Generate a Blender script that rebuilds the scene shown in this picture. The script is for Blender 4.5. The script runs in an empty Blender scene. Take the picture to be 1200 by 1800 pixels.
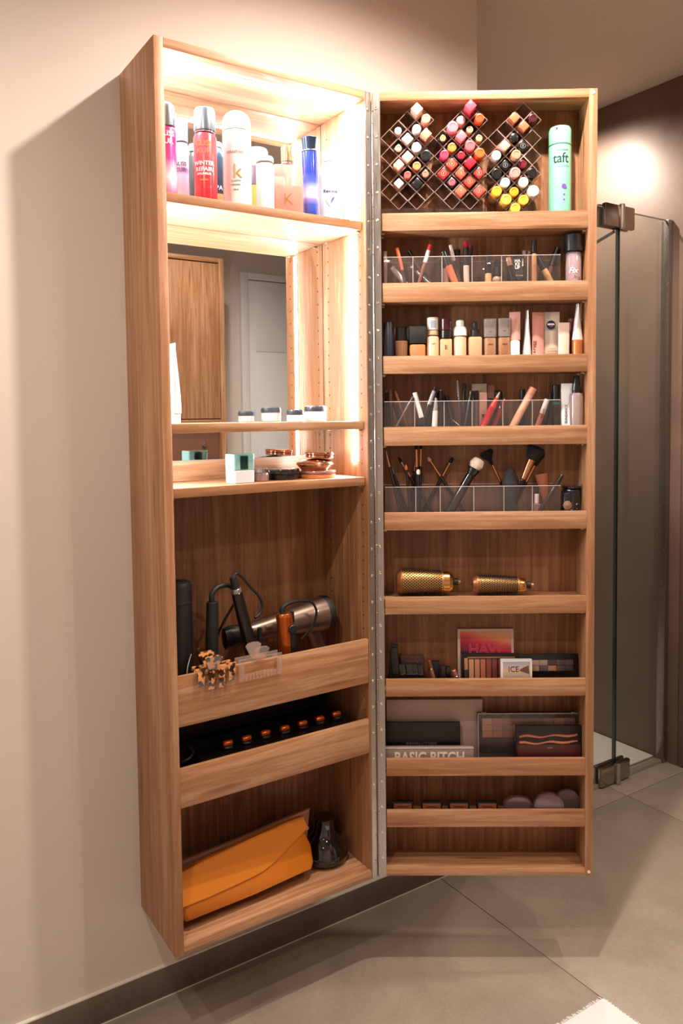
import bpy, bmesh, math, random
from mathutils import Vector, Matrix
random.seed(7)
R = math.radians
ZB = 0.225                       # underside of the cabinet above the floor
W, H, D, T = 0.5015, 1.80, 0.2036, 0.019
A = 0.5971                       # the door stands this much short of 180 degrees
DD = 0.0814                      # inner depth of the door
C = bpy.context.scene.collection
S = bpy.context.scene

# ---------------------------------------------------------------- camera
CAM = Vector((-0.54026, -1.45462, 1.07781 + ZB)); YAW, PIT, ROL, FPX, SHY = 0.57936, -0.055065, -0.011517, 1377.61, -90.17
_r = Vector((math.cos(YAW), -math.sin(YAW), 0))
FW = Vector((math.sin(YAW) * math.cos(PIT), math.cos(YAW) * math.cos(PIT), math.sin(PIT)))
_u = _r.cross(FW)
RT = _r * math.cos(ROL) + _u * math.sin(ROL); UP = -_r * math.sin(ROL) + _u * math.cos(ROL)
cd = bpy.data.cameras.new('camera'); cam = bpy.data.objects.new('camera', cd); C.objects.link(cam)
cam.matrix_world = Matrix.Translation(CAM) @ Matrix((RT, UP, -FW)).transposed().to_4x4()
cd.sensor_fit = 'AUTO'; cd.sensor_width = 36; cd.lens = FPX / 1800 * 36; cd.shift_y = SHY / 1800; cd.clip_start = 0.02
S.camera = cam

# ---------------------------------------------------------------- world, lights, exposure
w = bpy.data.worlds.new('world'); S.world = w; w.use_nodes = True
w.node_tree.nodes['Background'].inputs[0].default_value = (1.0, 0.86, 0.74, 1); w.node_tree.nodes['Background'].inputs[1].default_value = 0.3
S.view_settings.view_transform = 'Standard'; S.view_settings.look = 'None'; S.view_settings.gamma = 1
S.view_settings.use_curve_mapping = False; S.view_settings.exposure = 0.12
LED_STRENGTH = 470.0
def spot(x, y, power, col=(1, 0.87, 0.75), size=162, blend=0.7, rad=0.022):
    l = bpy.data.lights.new('ceiling_or_fill_spot', 'SPOT'); l.energy = power; l.color = col; l.spot_size = R(size); l.spot_blend = blend; l.shadow_soft_size = rad
    o = bpy.data.objects.new('ceiling_or_fill_spot', l); o.location = (x, y, 2.47); C.objects.link(o)
SPOTS = [(-1.10, -0.24, 24), (0.50, -0.45, 96), (-0.70, -0.94, 48), (1.42, -0.55, 54), (0.95, -1.33, 12), (0.1, -1.9, 6), (-1.3, -2.1, 6), (1.72, 0.62, 60), (1.05, -1.70, 34)]  # first spot added as wall-shadow fill, last added to brighten the mirror view
for s_ in SPOTS: spot(*s_)

# ---------------------------------------------------------------- materials
def lin(h):
    h = h.lstrip('#'); c = [int(h[i:i + 2], 16) / 255 for i in (0, 2, 4)]
    return tuple(((v + .055) / 1.055) ** 2.4 if v > .04045 else v / 12.92 for v in c) + (1,)
KA = 0.78
def alb(h): c = lin(h); return (c[0] * KA, c[1] * KA, c[2] * KA, 1)
_m = {}
def mat(col, rough=0.4, metal=0.0, coat=0.0, emit=0.0, spec=0.5, bump=0.0):
    k = (col, rough, metal, coat, emit, spec, bump)
    if k in _m: return _m[k]
    m = bpy.data.materials.new('surface'); m.use_nodes = True; b = m.node_tree.nodes['Principled BSDF']; nt = m.node_tree
    b.inputs['Base Color'].default_value = lin(col); b.inputs['Roughness'].default_value = rough; b.inputs['Metallic'].default_value = metal
    b.inputs['Coat Weight'].default_value = coat; b.inputs['Specular IOR Level'].default_value = spec
    if emit: b.inputs['Emission Color'].default_value = lin(col); b.inputs['Emission Strength'].default_value = emit
    n = nt.nodes.new('ShaderNodeTexNoise'); n.inputs['Scale'].default_value = 60; n.inputs['Detail'].default_value = 3
    tc = nt.nodes.new('ShaderNodeTexCoord'); nt.links.new(tc.outputs['Object'], n.inputs['Vector'])
    mr = nt.nodes.new('ShaderNodeMapRange'); mr.inputs[3].default_value = max(rough - .05, .02); mr.inputs[4].default_value = rough + .06
    nt.links.new(n.outputs['Fac'], mr.inputs[0]); nt.links.new(mr.outputs[0], b.inputs['Roughness'])
    if bump:
        bp_ = nt.nodes.new('ShaderNodeBump'); bp_.inputs['Strength'].default_value = bump; bp_.inputs['Distance'].default_value = .001
        n.inputs['Scale'].default_value = 400; nt.links.new(n.outputs['Fac'], bp_.inputs['Height']); nt.links.new(bp_.outputs[0], b.inputs['Normal'])
    _m[k] = m; return m
def clear(tint='ffffff', haze=0.0, ior=1.49, rough=0.03):
    """thin clear plastic or glass: light passes straight, the surface mirrors by fresnel; haze is a milky share"""
    k = ('clear', tint, haze, ior, rough)
    if k in _m: return _m[k]
    m = bpy.data.materials.new('clear'); m.use_nodes = True; nt = m.node_tree; nt.nodes.clear()
    o = nt.nodes.new('ShaderNodeOutputMaterial'); t = nt.nodes.new('ShaderNodeBsdfTransparent'); g = nt.nodes.new('ShaderNodeBsdfGlossy')
    t.inputs[0].default_value = lin(tint); g.inputs['Roughness'].default_value = rough
    lw = nt.nodes.new('ShaderNodeLayerWeight'); lw.inputs[0].default_value = .5; pw = nt.nodes.new('ShaderNodeMath'); pw.operation = 'POWER'; pw.inputs[1].default_value = 4.5
    f = nt.nodes.new('ShaderNodeMapRange'); f.inputs[3].default_value = ((ior - 1) / (ior + 1)) ** 2; f.inputs[4].default_value = 1.0
    nt.links.new(lw.outputs['Facing'], pw.inputs[0]); nt.links.new(pw.outputs[0], f.inputs[0]); mx = nt.nodes.new('ShaderNodeMixShader')
    src = t.outputs[0]
    if haze:
        d = nt.nodes.new('ShaderNodeBsdfDiffuse'); d.inputs[0].default_value = lin(tint); m2 = nt.nodes.new('ShaderNodeMixShader')
        m2.inputs[0].default_value = haze; nt.links.new(t.outputs[0], m2.inputs[1]); nt.links.new(d.outputs[0], m2.inputs[2]); src = m2.outputs[0]
    nt.links.new(f.outputs[0], mx.inputs[0]); nt.links.new(src, mx.inputs[1]); nt.links.new(g.outputs[0], mx.inputs[2]); nt.links.new(mx.outputs[0], o.inputs[0])
    _m[k] = m; return m
def nodes_mat(name):
    m = bpy.data.materials.new(name); m.use_nodes = True; nt = m.node_tree; return m, nt, nt.nodes['Principled BSDF'], nt.nodes.new, nt.links.new
def oak(name, stretch, dark='82522f', mid='ad7850', light='c89b75', rough=0.5):
    m, nt, b, N, L = nodes_mat(name)
    tc = N('ShaderNodeTexCoord'); mp = N('ShaderNodeMapping'); mp.inputs['Scale'].default_value = stretch; L(tc.outputs['Object'], mp.inputs[0])
    n1 = N('ShaderNodeTexNoise'); n1.inputs['Scale'].default_value = 6; n1.inputs['Detail'].default_value = 7; n1.inputs['Roughness'].default_value = .62; n1.inputs['Distortion'].default_value = .6
    n2 = N('ShaderNodeTexNoise'); n2.inputs['Scale'].default_value = 70; n2.inputs['Detail'].default_value = 4
    n3 = N('ShaderNodeTexNoise'); n3.inputs['Scale'].default_value = 1.2; n3.inputs['Detail'].default_value = 2
    for n in (n1, n2, n3): L(mp.outputs[0], n.inputs['Vector'])
    mp2 = N('ShaderNodeMapping'); mp2.inputs['Scale'].default_value = tuple(max(s * .35, .45) for s in stretch); L(tc.outputs['Object'], mp2.inputs[0])
    vo = N('ShaderNodeTexVoronoi'); vo.inputs['Scale'].default_value = 5.0; L(mp2.outputs[0], vo.inputs['Vector'])
    kn = N('ShaderNodeMapRange'); kn.inputs[1].default_value = .03; kn.inputs[2].default_value = .17; kn.inputs[3].default_value = .38; kn.inputs[4].default_value = 0; L(vo.outputs['Distance'], kn.inputs[0])
    a1 = N('ShaderNodeMath'); a1.operation = 'MULTIPLY_ADD'; L(n2.outputs[0], a1.inputs[0]); a1.inputs[1].default_value = .24; L(n1.outputs[0], a1.inputs[2])
    a2 = N('ShaderNodeMath'); a2.operation = 'MULTIPLY_ADD'; L(n3.outputs[0], a2.inputs[0]); a2.inputs[1].default_value = .45; L(a1.outputs[0], a2.inputs[2])
    a3 = N('ShaderNodeMath'); a3.operation = 'SUBTRACT'; L(a2.outputs[0], a3.inputs[0]); L(kn.outputs[0], a3.inputs[1])
    cr = N('ShaderNodeValToRGB'); e = cr.color_ramp.elements; e[0].position = .42; e[0].color = alb(dark); e[1].position = 1.12; e[1].color = alb(light)
    k = cr.color_ramp.elements.new(.80); k.color = alb(mid); e[-1].position = 1.0
    L(a3.outputs[0], cr.inputs[0]); L(cr.outputs[0], b.inputs['Base Color']); b.inputs['Roughness'].default_value = rough
    bu = N('ShaderNodeBump'); bu.inputs['Strength'].default_value = .25; bu.inputs['Distance'].default_value = .0008; L(a1.outputs[0], bu.inputs['Height']); L(bu.outputs[0], b.inputs['Normal'])
    return m
OAKV = oak('oak_upright_grain', (13, 13, .6)); OAKH = oak('oak_level_grain', (.6, 13, 13))
OAKV_SHADED = oak('oak_back_shaded', (14, 14, .55), dark='5f361d', mid='8c5b3a', light='ab7b55')  # back-panel oak, its colours darkened to paint in the shade behind the shelves
def stone(name, base, var, scale=3.0, rough=.38, fine=.25):
    m, nt, b, N, L = nodes_mat(name)
    tc = N('ShaderNodeTexCoord'); n1 = N('ShaderNodeTexNoise'); n1.inputs['Scale'].default_value = scale; n1.inputs['Detail'].default_value = 8; n1.inputs['Roughness'].default_value = .6; n1.inputs['Distortion'].default_value = .8
    n2 = N('ShaderNodeTexNoise'); n2.inputs['Scale'].default_value = 120; n2.inputs['Detail'].default_value = 2
    for n in (n1, n2): L(tc.outputs['Object'], n.inputs['Vector'])
    a = N('ShaderNodeMath'); a.operation = 'MULTIPLY_ADD'; L(n2.outputs[0], a.inputs[0]); a.inputs[1].default_value = fine; L(n1.outputs[0], a.inputs[2])
    cr = N('ShaderNodeValToRGB'); cr.color_ramp.elements[0].position = .35; cr.color_ramp.elements[0].color = alb(var); cr.color_ramp.elements[1].position = .85; cr.color_ramp.elements[1].color = alb(base)
    L(a.outputs[0], cr.inputs[0]); L(cr.outputs[0], b.inputs['Base Color'])
    mr = N('ShaderNodeMapRange'); mr.inputs[3].default_value = rough - .08; mr.inputs[4].default_value = rough + .12; L(n1.outputs[0], mr.inputs[0]); L(mr.outputs[0], b.inputs['Roughness'])
    bu = N('ShaderNodeBump'); bu.inputs['Strength'].default_value = .06; bu.inputs['Distance'].default_value = .001; L(a.outputs[0], bu.inputs['Height']); L(bu.outputs[0], b.inputs['Normal'])
    return m
def plaster(name, col, bump=.25):
    m, nt, b, N, L = nodes_mat(name)
    tc = N('ShaderNodeTexCoord'); n1 = N('ShaderNodeTexNoise'); n1.inputs['Scale'].default_value = 260; n1.inputs['Detail'].default_value = 3; L(tc.outputs['Object'], n1.inputs['Vector'])
    n2 = N('ShaderNodeTexNoise'); n2.inputs['Scale'].default_value = 1.6; L(tc.outputs['Object'], n2.inputs['Vector'])
    hs = N('ShaderNodeHueSaturation'); hs.inputs['Color'].default_value = alb(col); mr = N('ShaderNodeMapRange'); mr.inputs[3].default_value = .96; mr.inputs[4].default_value = 1.03
    L(n2.outputs[0], mr.inputs[0]); L(mr.outputs[0], hs.inputs['Value']); L(hs.outputs[0], b.inputs['Base Color']); b.inputs['Roughness'].default_value = .85
    bu = N('ShaderNodeBump'); bu.inputs['Strength'].default_value = bump; bu.inputs['Distance'].default_value = .0006; L(n1.outputs[0], bu.inputs['Height']); L(bu.outputs[0], b.inputs['Normal'])
    return m
def steel(name, col='b9b4ad', rough=.28):
    m, nt, b, N, L = nodes_mat(name)
    b.inputs['Metallic'].default_value = 1; b.inputs['Base Color'].default_value = lin(col)
    tc = N('ShaderNodeTexCoord'); mp = N('ShaderNodeMapping'); mp.inputs['Scale'].default_value = (40, 40, 4); L(tc.outputs['Object'], mp.inputs[0])
    n = N('ShaderNodeTexNoise'); n.inputs['Scale'].default_value = 4; n.inputs['Detail'].default_value = 5; L(mp.outputs[0], n.inputs['Vector'])
    mr = N('ShaderNodeMapRange'); mr.inputs[3].default_value = rough - .1; mr.inputs[4].default_value = rough + .2; L(n.outputs[0], mr.inputs[0]); L(mr.outputs[0], b.inputs['Roughness'])
    return m
def tortoise():
    m, nt, b, N, L = nodes_mat('tortoiseshell')
    tc = N('ShaderNodeTexCoord'); n = N('ShaderNodeTexNoise'); n.inputs['Scale'].default_value = 95; n.inputs['Detail'].default_value = 1; L(tc.outputs['Object'], n.inputs['Vector'])
    cr = N('ShaderNodeValToRGB'); cr.color_ramp.elements[0].position = .46; cr.color_ramp.elements[0].color = lin('2e120a'); cr.color_ramp.elements[1].position = .56; cr.color_ramp.elements[1].color = lin('c98a55')
    L(n.outputs[0], cr.inputs[0]); L(cr.outputs[0], b.inputs['Base Color']); b.inputs['Roughness'].default_value = .15; b.inputs['Coat Weight'].default_value = .6; return m
def gradient_z(name, stops, rough=.2, metal=0., coat=.5, axis=2, scale=1.0):
    """printed colour running along the thing's own height (object space, 0..1 over scale metres)"""
    m, nt, b, N, L = nodes_mat(name)
    tc = N('ShaderNodeTexCoord'); sp = N('ShaderNodeSeparateXYZ'); L(tc.outputs['Object'], sp.inputs[0]); dv = N('ShaderNodeMath'); dv.operation = 'DIVIDE'; dv.inputs[1].default_value = scale; L(sp.outputs[axis], dv.inputs[0])
    cr = N('ShaderNodeValToRGB'); cr.color_ramp.elements[0].position = stops[0][0]; cr.color_ramp.elements[0].color = lin(stops[0][1]); cr.color_ramp.elements[1].position = stops[-1][0]; cr.color_ramp.elements[1].color = lin(stops[-1][1])
    for p, c in stops[1:-1]: cr.color_ramp.elements.new(p).color = lin(c)
    L(dv.outputs[0], cr.inputs[0]); L(cr.outputs[0], b.inputs['Base Color']); b.inputs['Roughness'].default_value = rough; b.inputs['Metallic'].default_value = metal; b.inputs['Coat Weight'].default_value = coat
    return m
STEEL = steel('brushed_steel'); CHROME = mat('c8c0b8', .12, 1); BLACK = mat('0d0c0d', .28, 0, .3); BLACKM = mat('121112', .55); DGREY = mat('2a2828', .4)
WHITE = mat('f1efee', .35, 0, .2); GOLD = mat('c9975c', .22, 1); ROSEG = mat('c98e72', .2, 1); SILVER = mat('c9c9cf', .2, 1); NAVY = mat('141a33', .25, 0, .5)
ACR = clear('fdfaf8', .012, 1.35, .04); ACRH = clear('f5efed', .13); PRINT = mat('2a2422', .5); PWHITE = mat('f4f2ef', .5); BEIGE = mat('d9a878', .35, 0, .4)

# ---------------------------------------------------------------- mesh helpers
class MB:
    def __init__(s): s.b = bmesh.new()
    def _add(s, vs, fs, M=None):
        v = [s.b.verts.new((M @ Vector(p)) if M else p) for p in vs]
        for f in fs:
            try: s.b.faces.new([v[i] for i in f])
            except ValueError: pass
        return s
    def box(s, x0, x1, y0, y1, z0, z1, M=None, bev=0.0):
        if bev: return s.rbox(x0, x1, y0, y1, z0, z1, bev, M)
        return s._add([(x, y, z) for x in (x0, x1) for y in (y0, y1) for z in (z0, z1)],
                      [(0, 1, 3, 2), (4, 6, 7, 5), (0, 4, 5, 1), (2, 3, 7, 6), (0, 2, 6, 4), (1, 5, 7, 3)], M)
    def rbox(s, x0, x1, y0, y1, z0, z1, bev, M=None):
        t = bmesh.new(); bmesh.ops.create_cube(t, size=1)
        for v in t.verts: v.co = Vector(((x0 + x1) / 2 + v.co.x * (x1 - x0), (y0 + y1) / 2 + v.co.y * (y1 - y0), (z0 + z1) / 2 + v.co.z * (z1 - z0)))
        bmesh.ops.bevel(t, geom=t.edges[:], offset=bev, segments=2, affect='EDGES', profile=.5)
        s._join(t, M); return s
    def _join(s, t, M=None):
        mp = {v: s.b.verts.new((M @ v.co) if M else v.co) for v in t.verts}
        for f in t.faces:
            try: s.b.faces.new([mp[v] for v in f.verts])
            except ValueError: pass
        t.free()
    def lathe(s, prof, M=None, n=20, sx=1.0, sy=1.0, rot=0.0, sq=0.0):
        """prof [(r,z)...]; sq>0 squares the section"""
        rings = []
        for r, z in prof:
            ring = []
            for i in range(n):
                a = 2 * math.pi * i / n + rot
                c, q = math.cos(a), math.sin(a)
                k = 1.0
                if sq: k = (1 - sq) + sq / max(abs(math.cos(a - rot + 0)), abs(math.sin(a - rot)))
                p = Vector((r * c * k * sx, r * q * k * sy, z)); ring.append(s.b.verts.new((M @ p) if M else p))
            rings.append(ring)
        for a, b in zip(rings, rings[1:]):
            for i in range(n): s.b.faces.new((a[i], a[(i + 1) % n], b[(i + 1) % n], b[i]))
        s.b.faces.new(rings[0][::-1]); s.b.faces.new(rings[-1]); return s
    def cyl(s, r, z0, z1, M=None, n=20, bev=.0006, sx=1., sy=1., sq=0., r1=None, rot=0.):
        r1 = r if r1 is None else r1; bev = min(bev, abs(z1 - z0) * .4, r * .5, max(r1 * .5, 1e-5))
        return s.lathe([(max(r - bev, 1e-5), z0), (r, z0 + bev), (r1, z1 - bev), (max(r1 - bev, 1e-5), z1)], M, n, sx, sy, rot, sq)
    def tube(s, pts, r, n=14, closed=False, r1=None):
        P = [Vector(p) for p in pts]; rings = []; nrm = None
        for i, p in enumerate(P):
            t = (P[min(i + 1, len(P) - 1)] - P[max(i - 1, 0)]).normalized()
            if nrm is None: nrm = t.orthogonal().normalized()
            else: nrm = (nrm - t * nrm.dot(t)).normalized()
            bn = t.cross(nrm); rr = r if r1 is None else r + (r1 - r) * i / (len(P) - 1)
            rings.append([s.b.verts.new(p + (nrm * math.cos(2 * math.pi * k / n) + bn * math.sin(2 * math.pi * k / n)) * rr) for k in range(n)])
        for a, b in zip(rings, rings[1:]):
            for k in range(n): s.b.faces.new((a[k], a[(k + 1) % n], b[(k + 1) % n], b[k]))
        s.b.faces.new(rings[0][::-1]); s.b.faces.new(rings[-1]); return s
    def sections(s, secs, M=None):
        """loft between closed point loops"""
        rs = [[s.b.verts.new((M @ Vector(p)) if M else Vector(p)) for p in q] for q in secs]; n = len(rs[0])
        for a, b in zip(rs, rs[1:]):
            for i in range(n): s.b.faces.new((a[i], a[(i + 1) % n], b[(i + 1) % n], b[i]))
        s.b.faces.new(rs[0][::-1]); s.b.faces.new(rs[-1]); return s
    def prism(s, poly, y0, y1, M=None):
        """poly in x,z thickened along y"""
        return s.sections([[(x, y0, z) for x, z in poly], [(x, y1, z) for x, z in poly]], M)
    def build(s, name, m, parent=None, ang=28, off=None):
        bmesh.ops.recalc_face_normals(s.b, faces=s.b.faces[:])
        me = bpy.data.meshes.new(name); s.b.to_mesh(me); s.b.free()
        me.polygons.foreach_set('use_smooth', [True] * len(me.polygons)); me.set_sharp_from_angle(angle=R(ang))
        me.materials.append(m); o = bpy.data.objects.new(name, me); C.objects.link(o)
        if parent is not None: o.parent = parent
        return o
def tag(o, label=None, cat=None, group=None, kind=None):
    if label: o['label'] = label
    if cat: o['category'] = cat
    if group: o['group'] = group
    if kind: o['kind'] = kind
    return o
def empty(name, loc=(0, 0, 0), rz=0.0, label=None, cat=None, group=None, parent=None, M=None):
    o = bpy.data.objects.new(name, None); o.empty_display_size = .02; C.objects.link(o)
    if M is not None: o.matrix_world = M
    else: o.location = loc; o.rotation_euler = (0, 0, rz)
    if parent is not None: o.parent = parent
    return tag(o, label, cat, group)
def link_copy(o, parent, loc=None):
    c = o.copy(); C.objects.link(c); c.parent = parent
    if loc is not None: c.location = loc
    return c
def lettering(txt, size, m, parent, loc, rx=90, rz=0, ry=0, wrap=None, bold=0.0, ext=.00015, sx=1., align='CENTER', name='lettering', space=1.0, shear=0.0):
    cu = bpy.data.curves.new('t', 'FONT'); cu.body = txt; cu.size = size; cu.align_x = align; cu.align_y = 'CENTER'; cu.extrude = ext; cu.offset = bold; cu.space_character = space; cu.shear = shear; cu.resolution_u = 3
    to = bpy.data.objects.new('t', cu); me = bpy.data.meshes.new_from_object(to); bpy.data.objects.remove(to); bpy.data.curves.remove(cu)
    me.name = name
    if wrap:
        tb = bmesh.new(); tb.from_mesh(me); xs_ = [v.co.x * sx for v in tb.verts]; st = .0018; k = math.ceil(min(xs_) / st)
        while k * st < max(xs_):
            bmesh.ops.bisect_plane(tb, geom=tb.verts[:] + tb.edges[:] + tb.faces[:], plane_co=(k * st / sx, 0, 0), plane_no=(1, 0, 0)); k += 1
        tb.to_mesh(me); tb.free()
    MM = Matrix.Rotation(R(ry), 4, 'Y') @ Matrix.Rotation(R(rz), 4, 'Z') @ Matrix.Rotation(R(rx), 4, 'X') @ Matrix.Diagonal((sx, 1, 1, 1))
    for v in me.vertices: v.co = MM @ v.co
    if wrap:
        for v in me.vertices:
            a = v.co.x / wrap; rr = wrap - v.co.y + .0002; v.co = Vector((rr * math.sin(a), -rr * math.cos(a), v.co.z))
    if wrap and abs(loc[0]) > 1e-9:
        rz_ = Matrix.Rotation(loc[0] / wrap, 4, 'Z'); me.transform(rz_); loc = (0, loc[1], loc[2])
    me.materials.clear(); me.materials.append(m); o = bpy.data.objects.new(name, me); C.objects.link(o); o.parent = parent; o.location = loc; return o

# ---------------------------------------------------------------- where things stand
class Frame:
    """a shelf unit: local x along its width, y into its depth, z up from the room floor"""
    def __init__(s, ox, oy, rz): s.rz = rz; s.M = Matrix.Translation((ox, oy, 0)) @ Matrix.Rotation(rz, 4, 'Z'); s.I = s.M.inverted()
    def at(s, u, v, y):                         # the point at depth y that lies in this direction of view
        d = FW + RT * (u - 600) / FPX - UP * (v - 900 - SHY) / FPX
        c = s.I @ CAM; dl = s.I.to_3x3() @ d; t = (y - c.y) / dl.y; return c + dl * t
    def px(s, p):
        q = s.M @ Vector(p) - CAM; z = q.dot(FW); return 600 + FPX * q.dot(RT) / z, 900 + SHY - FPX * q.dot(UP) / z
BODY = Frame(0, 0, 0); DOOR = Frame(W, 0, -A)

# ================================================================ the room
WHITEW = plaster('white_plaster', 'e6d9cf'); CEIL = plaster('ceiling_plaster', 'f3e6d8', .35)
TILE_F = stone('floor_stoneware', 'b9aa99', '8c7f72', 2.0, .40); TILE_W = stone('shower_stoneware', '94796a', '6c564b', 1.8, .42, .15); TILE_B = stone('skirting_stoneware', '7d6f64', '5a4f48', 3, .4)
GROUT = mat('b9ae9f', .8); SILIC = mat('d9d2c8', .5)
def struct(name, bx, m):
    b = MB(); b.box(*bx); return tag(b.build(name, m), kind='structure')
YB = D                                            # plane of the white wall
fl = struct('floor', (-1.9, 2.2, -2.75, 1.3, -.06, -.004), GROUT)
xs = [-1.583, -.343, .857, 1.697, 2.10]; ys = [-2.75, -1.6, -.62, YB + .001, 1.24]
for i in range(len(xs) - 1):
    for j in range(len(ys) - 1):
        x0, x1, y0, y1 = xs[i] + .0012, xs[i + 1] - .0012, ys[j] + .0012, ys[j + 1] - .0012
        if j == 3:
            if i < 2: continue
            if y0 < .31: y1 = .338
            if i == 2: x0 = 1.0
        MB().rbox(x0, x1, y0, y1, -.004, 0, .0006).build('tile', TILE_F, fl)
x0 = -1.9
MB().rbox(-1.9, xs[0] - .0012, -2.75, YB, -.004, 0, .0006).build('tile', TILE_F, fl)
struct('wall_back', (-1.9, 1.01, YB, YB + .10, 0, 2.5), WHITEW)
struct('wall_niche_left', (.93, 1.01, YB + .10, 1.30, 0, 2.5), TILE_W)
struct('wall_niche_back', (1.01, 2.04, 1.24, 1.34, 0, 2.5), TILE_W)
wr = struct('wall_right', (2.05, 2.2, -2.75, 1.34, 0, 2.5), mat('8a7c70', .8))
for y0, y1 in ((-2.60, -1.40), (-1.398, -.97), (-.968, .243), (.245, 1.24)):
    MB().rbox(2.04, 2.05, y0, y1, 0.0, 2.499, .0008).build('tile', TILE_W, wr)
struct('wall_left', (-2.0, -1.9, -2.75, YB + .1, 0, 2.5), WHITEW)
struct('wall_front', (-1.9, 2.05, -2.75, -2.60, 0, 2.5), WHITEW)
struct('ceiling', (-2.0, 2.2, -2.75, 1.34, 2.5, 2.58), CEIL)
bb = MB(); bb.rbox(-1.9, 1.018, YB - .009, YB, 0.0015, .0695, .0008); bb = tag(bb.build('baseboard_back', TILE_B), kind='structure')
MB().box(-1.9, 1.018, YB - .0088, YB, .0695, .0725).build('edge_strip', SILIC, bb); MB().box(-1.9, 1.012, YB - .0105, YB - .008, 0, .0018).build('sealant', SILIC, bb)
bl = MB(); bl.rbox(-1.9, -1.891, -2.6, YB - .01, .0015, .0695, .0008); tag(bl.build('baseboard_left', TILE_B), kind='structure')
# white shower tray, glass screen
tr = empty('shower_tray', (1.525, .790, 0), label='flat white shower tray behind the glass screen', cat='shower tray')
b = MB(); b.rbox(-.512, .512, -.448, .448, 0.0, .006, .002); b.build('tray', mat('e9e4da', .35), tr)
b = MB(); b.cyl(.055, .006, .009, Matrix.Translation((.1, .2, 0))); b.build('drain_cover', CHROME, tr)
GLASS = clear('f3f5f2', 0.02, 1.5, .01); GEDGE = mat('20332c', .15, 0, .5)
gs = empty('glass_shower_screen', (1.75, .302, 0), label='clear frameless glass shower screen with chrome clamps at the tray edge', cat='shower screen')
for nm, x0, x1 in (('fixed_pane', .006, .272), ('door_pane', -.72, -.004)):
    g = MB(); g.box(x0, x1, -.004, .004, .012, 2.0); p = g.build(nm, GLASS, gs)
    xe = x0 if nm == 'fixed_pane' else x1
    e = MB(); e.box(xe - .0014, xe + .0014, -.0042, .0042, .012, 2.0); e.build('glass_edge', GEDGE, p)
    e = MB(); e.box(x0, x1, -.0041, .0041, 1.9988, 2.0008); e.build('top_edge', mat('8b9a90', .2), p)
g = MB(); g.rbox(.266, .289, -.016, .016, .001, 2.0, .002); g.build('wall_profile', mat('8c847c', .25, .9), gs)
g = MB(); g.box(-.72, .27, -.008, .008, .001, .012); g.build('threshold_seal', mat('8f867c', .4), gs)
for z0, z1 in ((1.935, 2.012), (.004, .074)):
    q = MB(); q.rbox(-.092, .066, -.022, -.0045, z0, z1, .006); q.rbox(-.092, .066, .0045, .018, z0, z1, .006)
    h = q.build('clamp_hinge', mat('a89d94', .16, 1), gs)
    q = MB(); q.cyl(.0095, z0 - .002, z1 + .002, Matrix.Translation((-.008, -.024, 0))); q.build('pivot', CHROME, h)
q = MB(); q.tube([(-.005, .01, 1.93), (-.03, .25, 1.845), (-.05, .6, 1.72)], .006); q.build('slanted_rod', mat('6e6660', .3, .8), gs)  # thin dark rod slanting down from the upper clamp
# bath mat in the near corner
bm_ = empty('bath_mat', (.853, -.364, 0), label='white fringed bath mat lying on the grey floor tiles', cat='bath mat')
q = MB(); q.rbox(-.60, 0, -.85, 0, 0.0, .008, .003); q.build('woven_body', mat('e9e4e0', .9, bump=.8), bm_)
q = MB()
for i in range(150):
    for sx, x, y in ((0, -.6 + i * .004, 0), ):
        a = random.uniform(-.6, .6); L_ = random.uniform(.006, .012); q.tube([(x, 0, .004), (x + a * .004, L_ * .6, .003), (x + a * .006, L_, .0015)], .0012, 4)
for i in range(200):
    y = -.85 + i * .00425; a = random.uniform(-.6, .6); L_ = random.uniform(.004, .010); q.tube([(0, y, .004), (L_ * .6, y + a * .003, .003), (L_, y + a * .005, .0015)], .0012, 4)
tag(q.build('fringe', mat('efeae6', .9), bm_), kind='stuff')

# the other side of the room, seen in the cabinet's mirror
oc = empty('oak_wardrobe', (.93, -2.22, 0), label='tall oak cupboard on the far side of the room, seen in the mirror', cat='cupboard')
def P(name, bx, m, parent, bev=.001): return MB().rbox(*bx, bev).build(name, m, parent)
P('side_panel', (-.405, -.375, -.36, 0, .05, 2.19), OAKV, oc); P('side_panel', (.375, .405, -.36, 0, .05, 2.19), OAKV, oc)
P('top_panel', (-.375, .375, -.36, 0, 2.165, 2.19), OAKH, oc); P('base_panel', (-.375, .375, -.36, 0, .05, .08), OAKH, oc)
P('middle_panel', (-.375, .375, -.36, 0, 1.275, 1.30), OAKH, oc); P('back_panel', (-.375, .375, -.36, -.352, .08, 2.165), mat('5a3a2b', .6), oc)
P('cupboard_door', (-.371, .371, -.021, -.002, 1.305, 2.159), OAKV, oc)
dr = P('niche_drawer', (-.371, .371, -.06, -.035, .62, 1.268), mat('6b4636', .5), oc); P('lower_door', (-.371, .371, -.021, -.002, .085, .61), OAKV, oc)
q = MB(); q.cyl(.012, 0, .02, Matrix.Translation((.28, -.035, 1.16)) @ Matrix.Rotation(R(-90), 4, 'X')); q.build('knob', SILVER, dr)
wd = empty('door_1', (1.83, -2.60, 0)); tag(wd, kind='structure')
P('door_frame', (-.22, -.17, 0, .03, 0, 2.2), mat('dad9d8', .4), wd); P('door_frame', (.16, .20, 0, .03, 0, 2.2), mat('dad9d8', .4), wd); P('door_frame', (-.17, .16, 0, .03, 2.16, 2.2), mat('dad9d8', .4), wd)
P('door_leaf', (-.165, .155, .002, .02, .01, 2.155), mat('dcdcdc', .35), wd); P('leaf_panel', (-.12, .11, .02, .025, 1.72, 2.11), mat('dcdcdc', .35), wd, .002); P('leaf_panel', (-.12, .11, .02, .025, .12, 1.70), mat('dcdcdc', .35), wd, .002)

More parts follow.
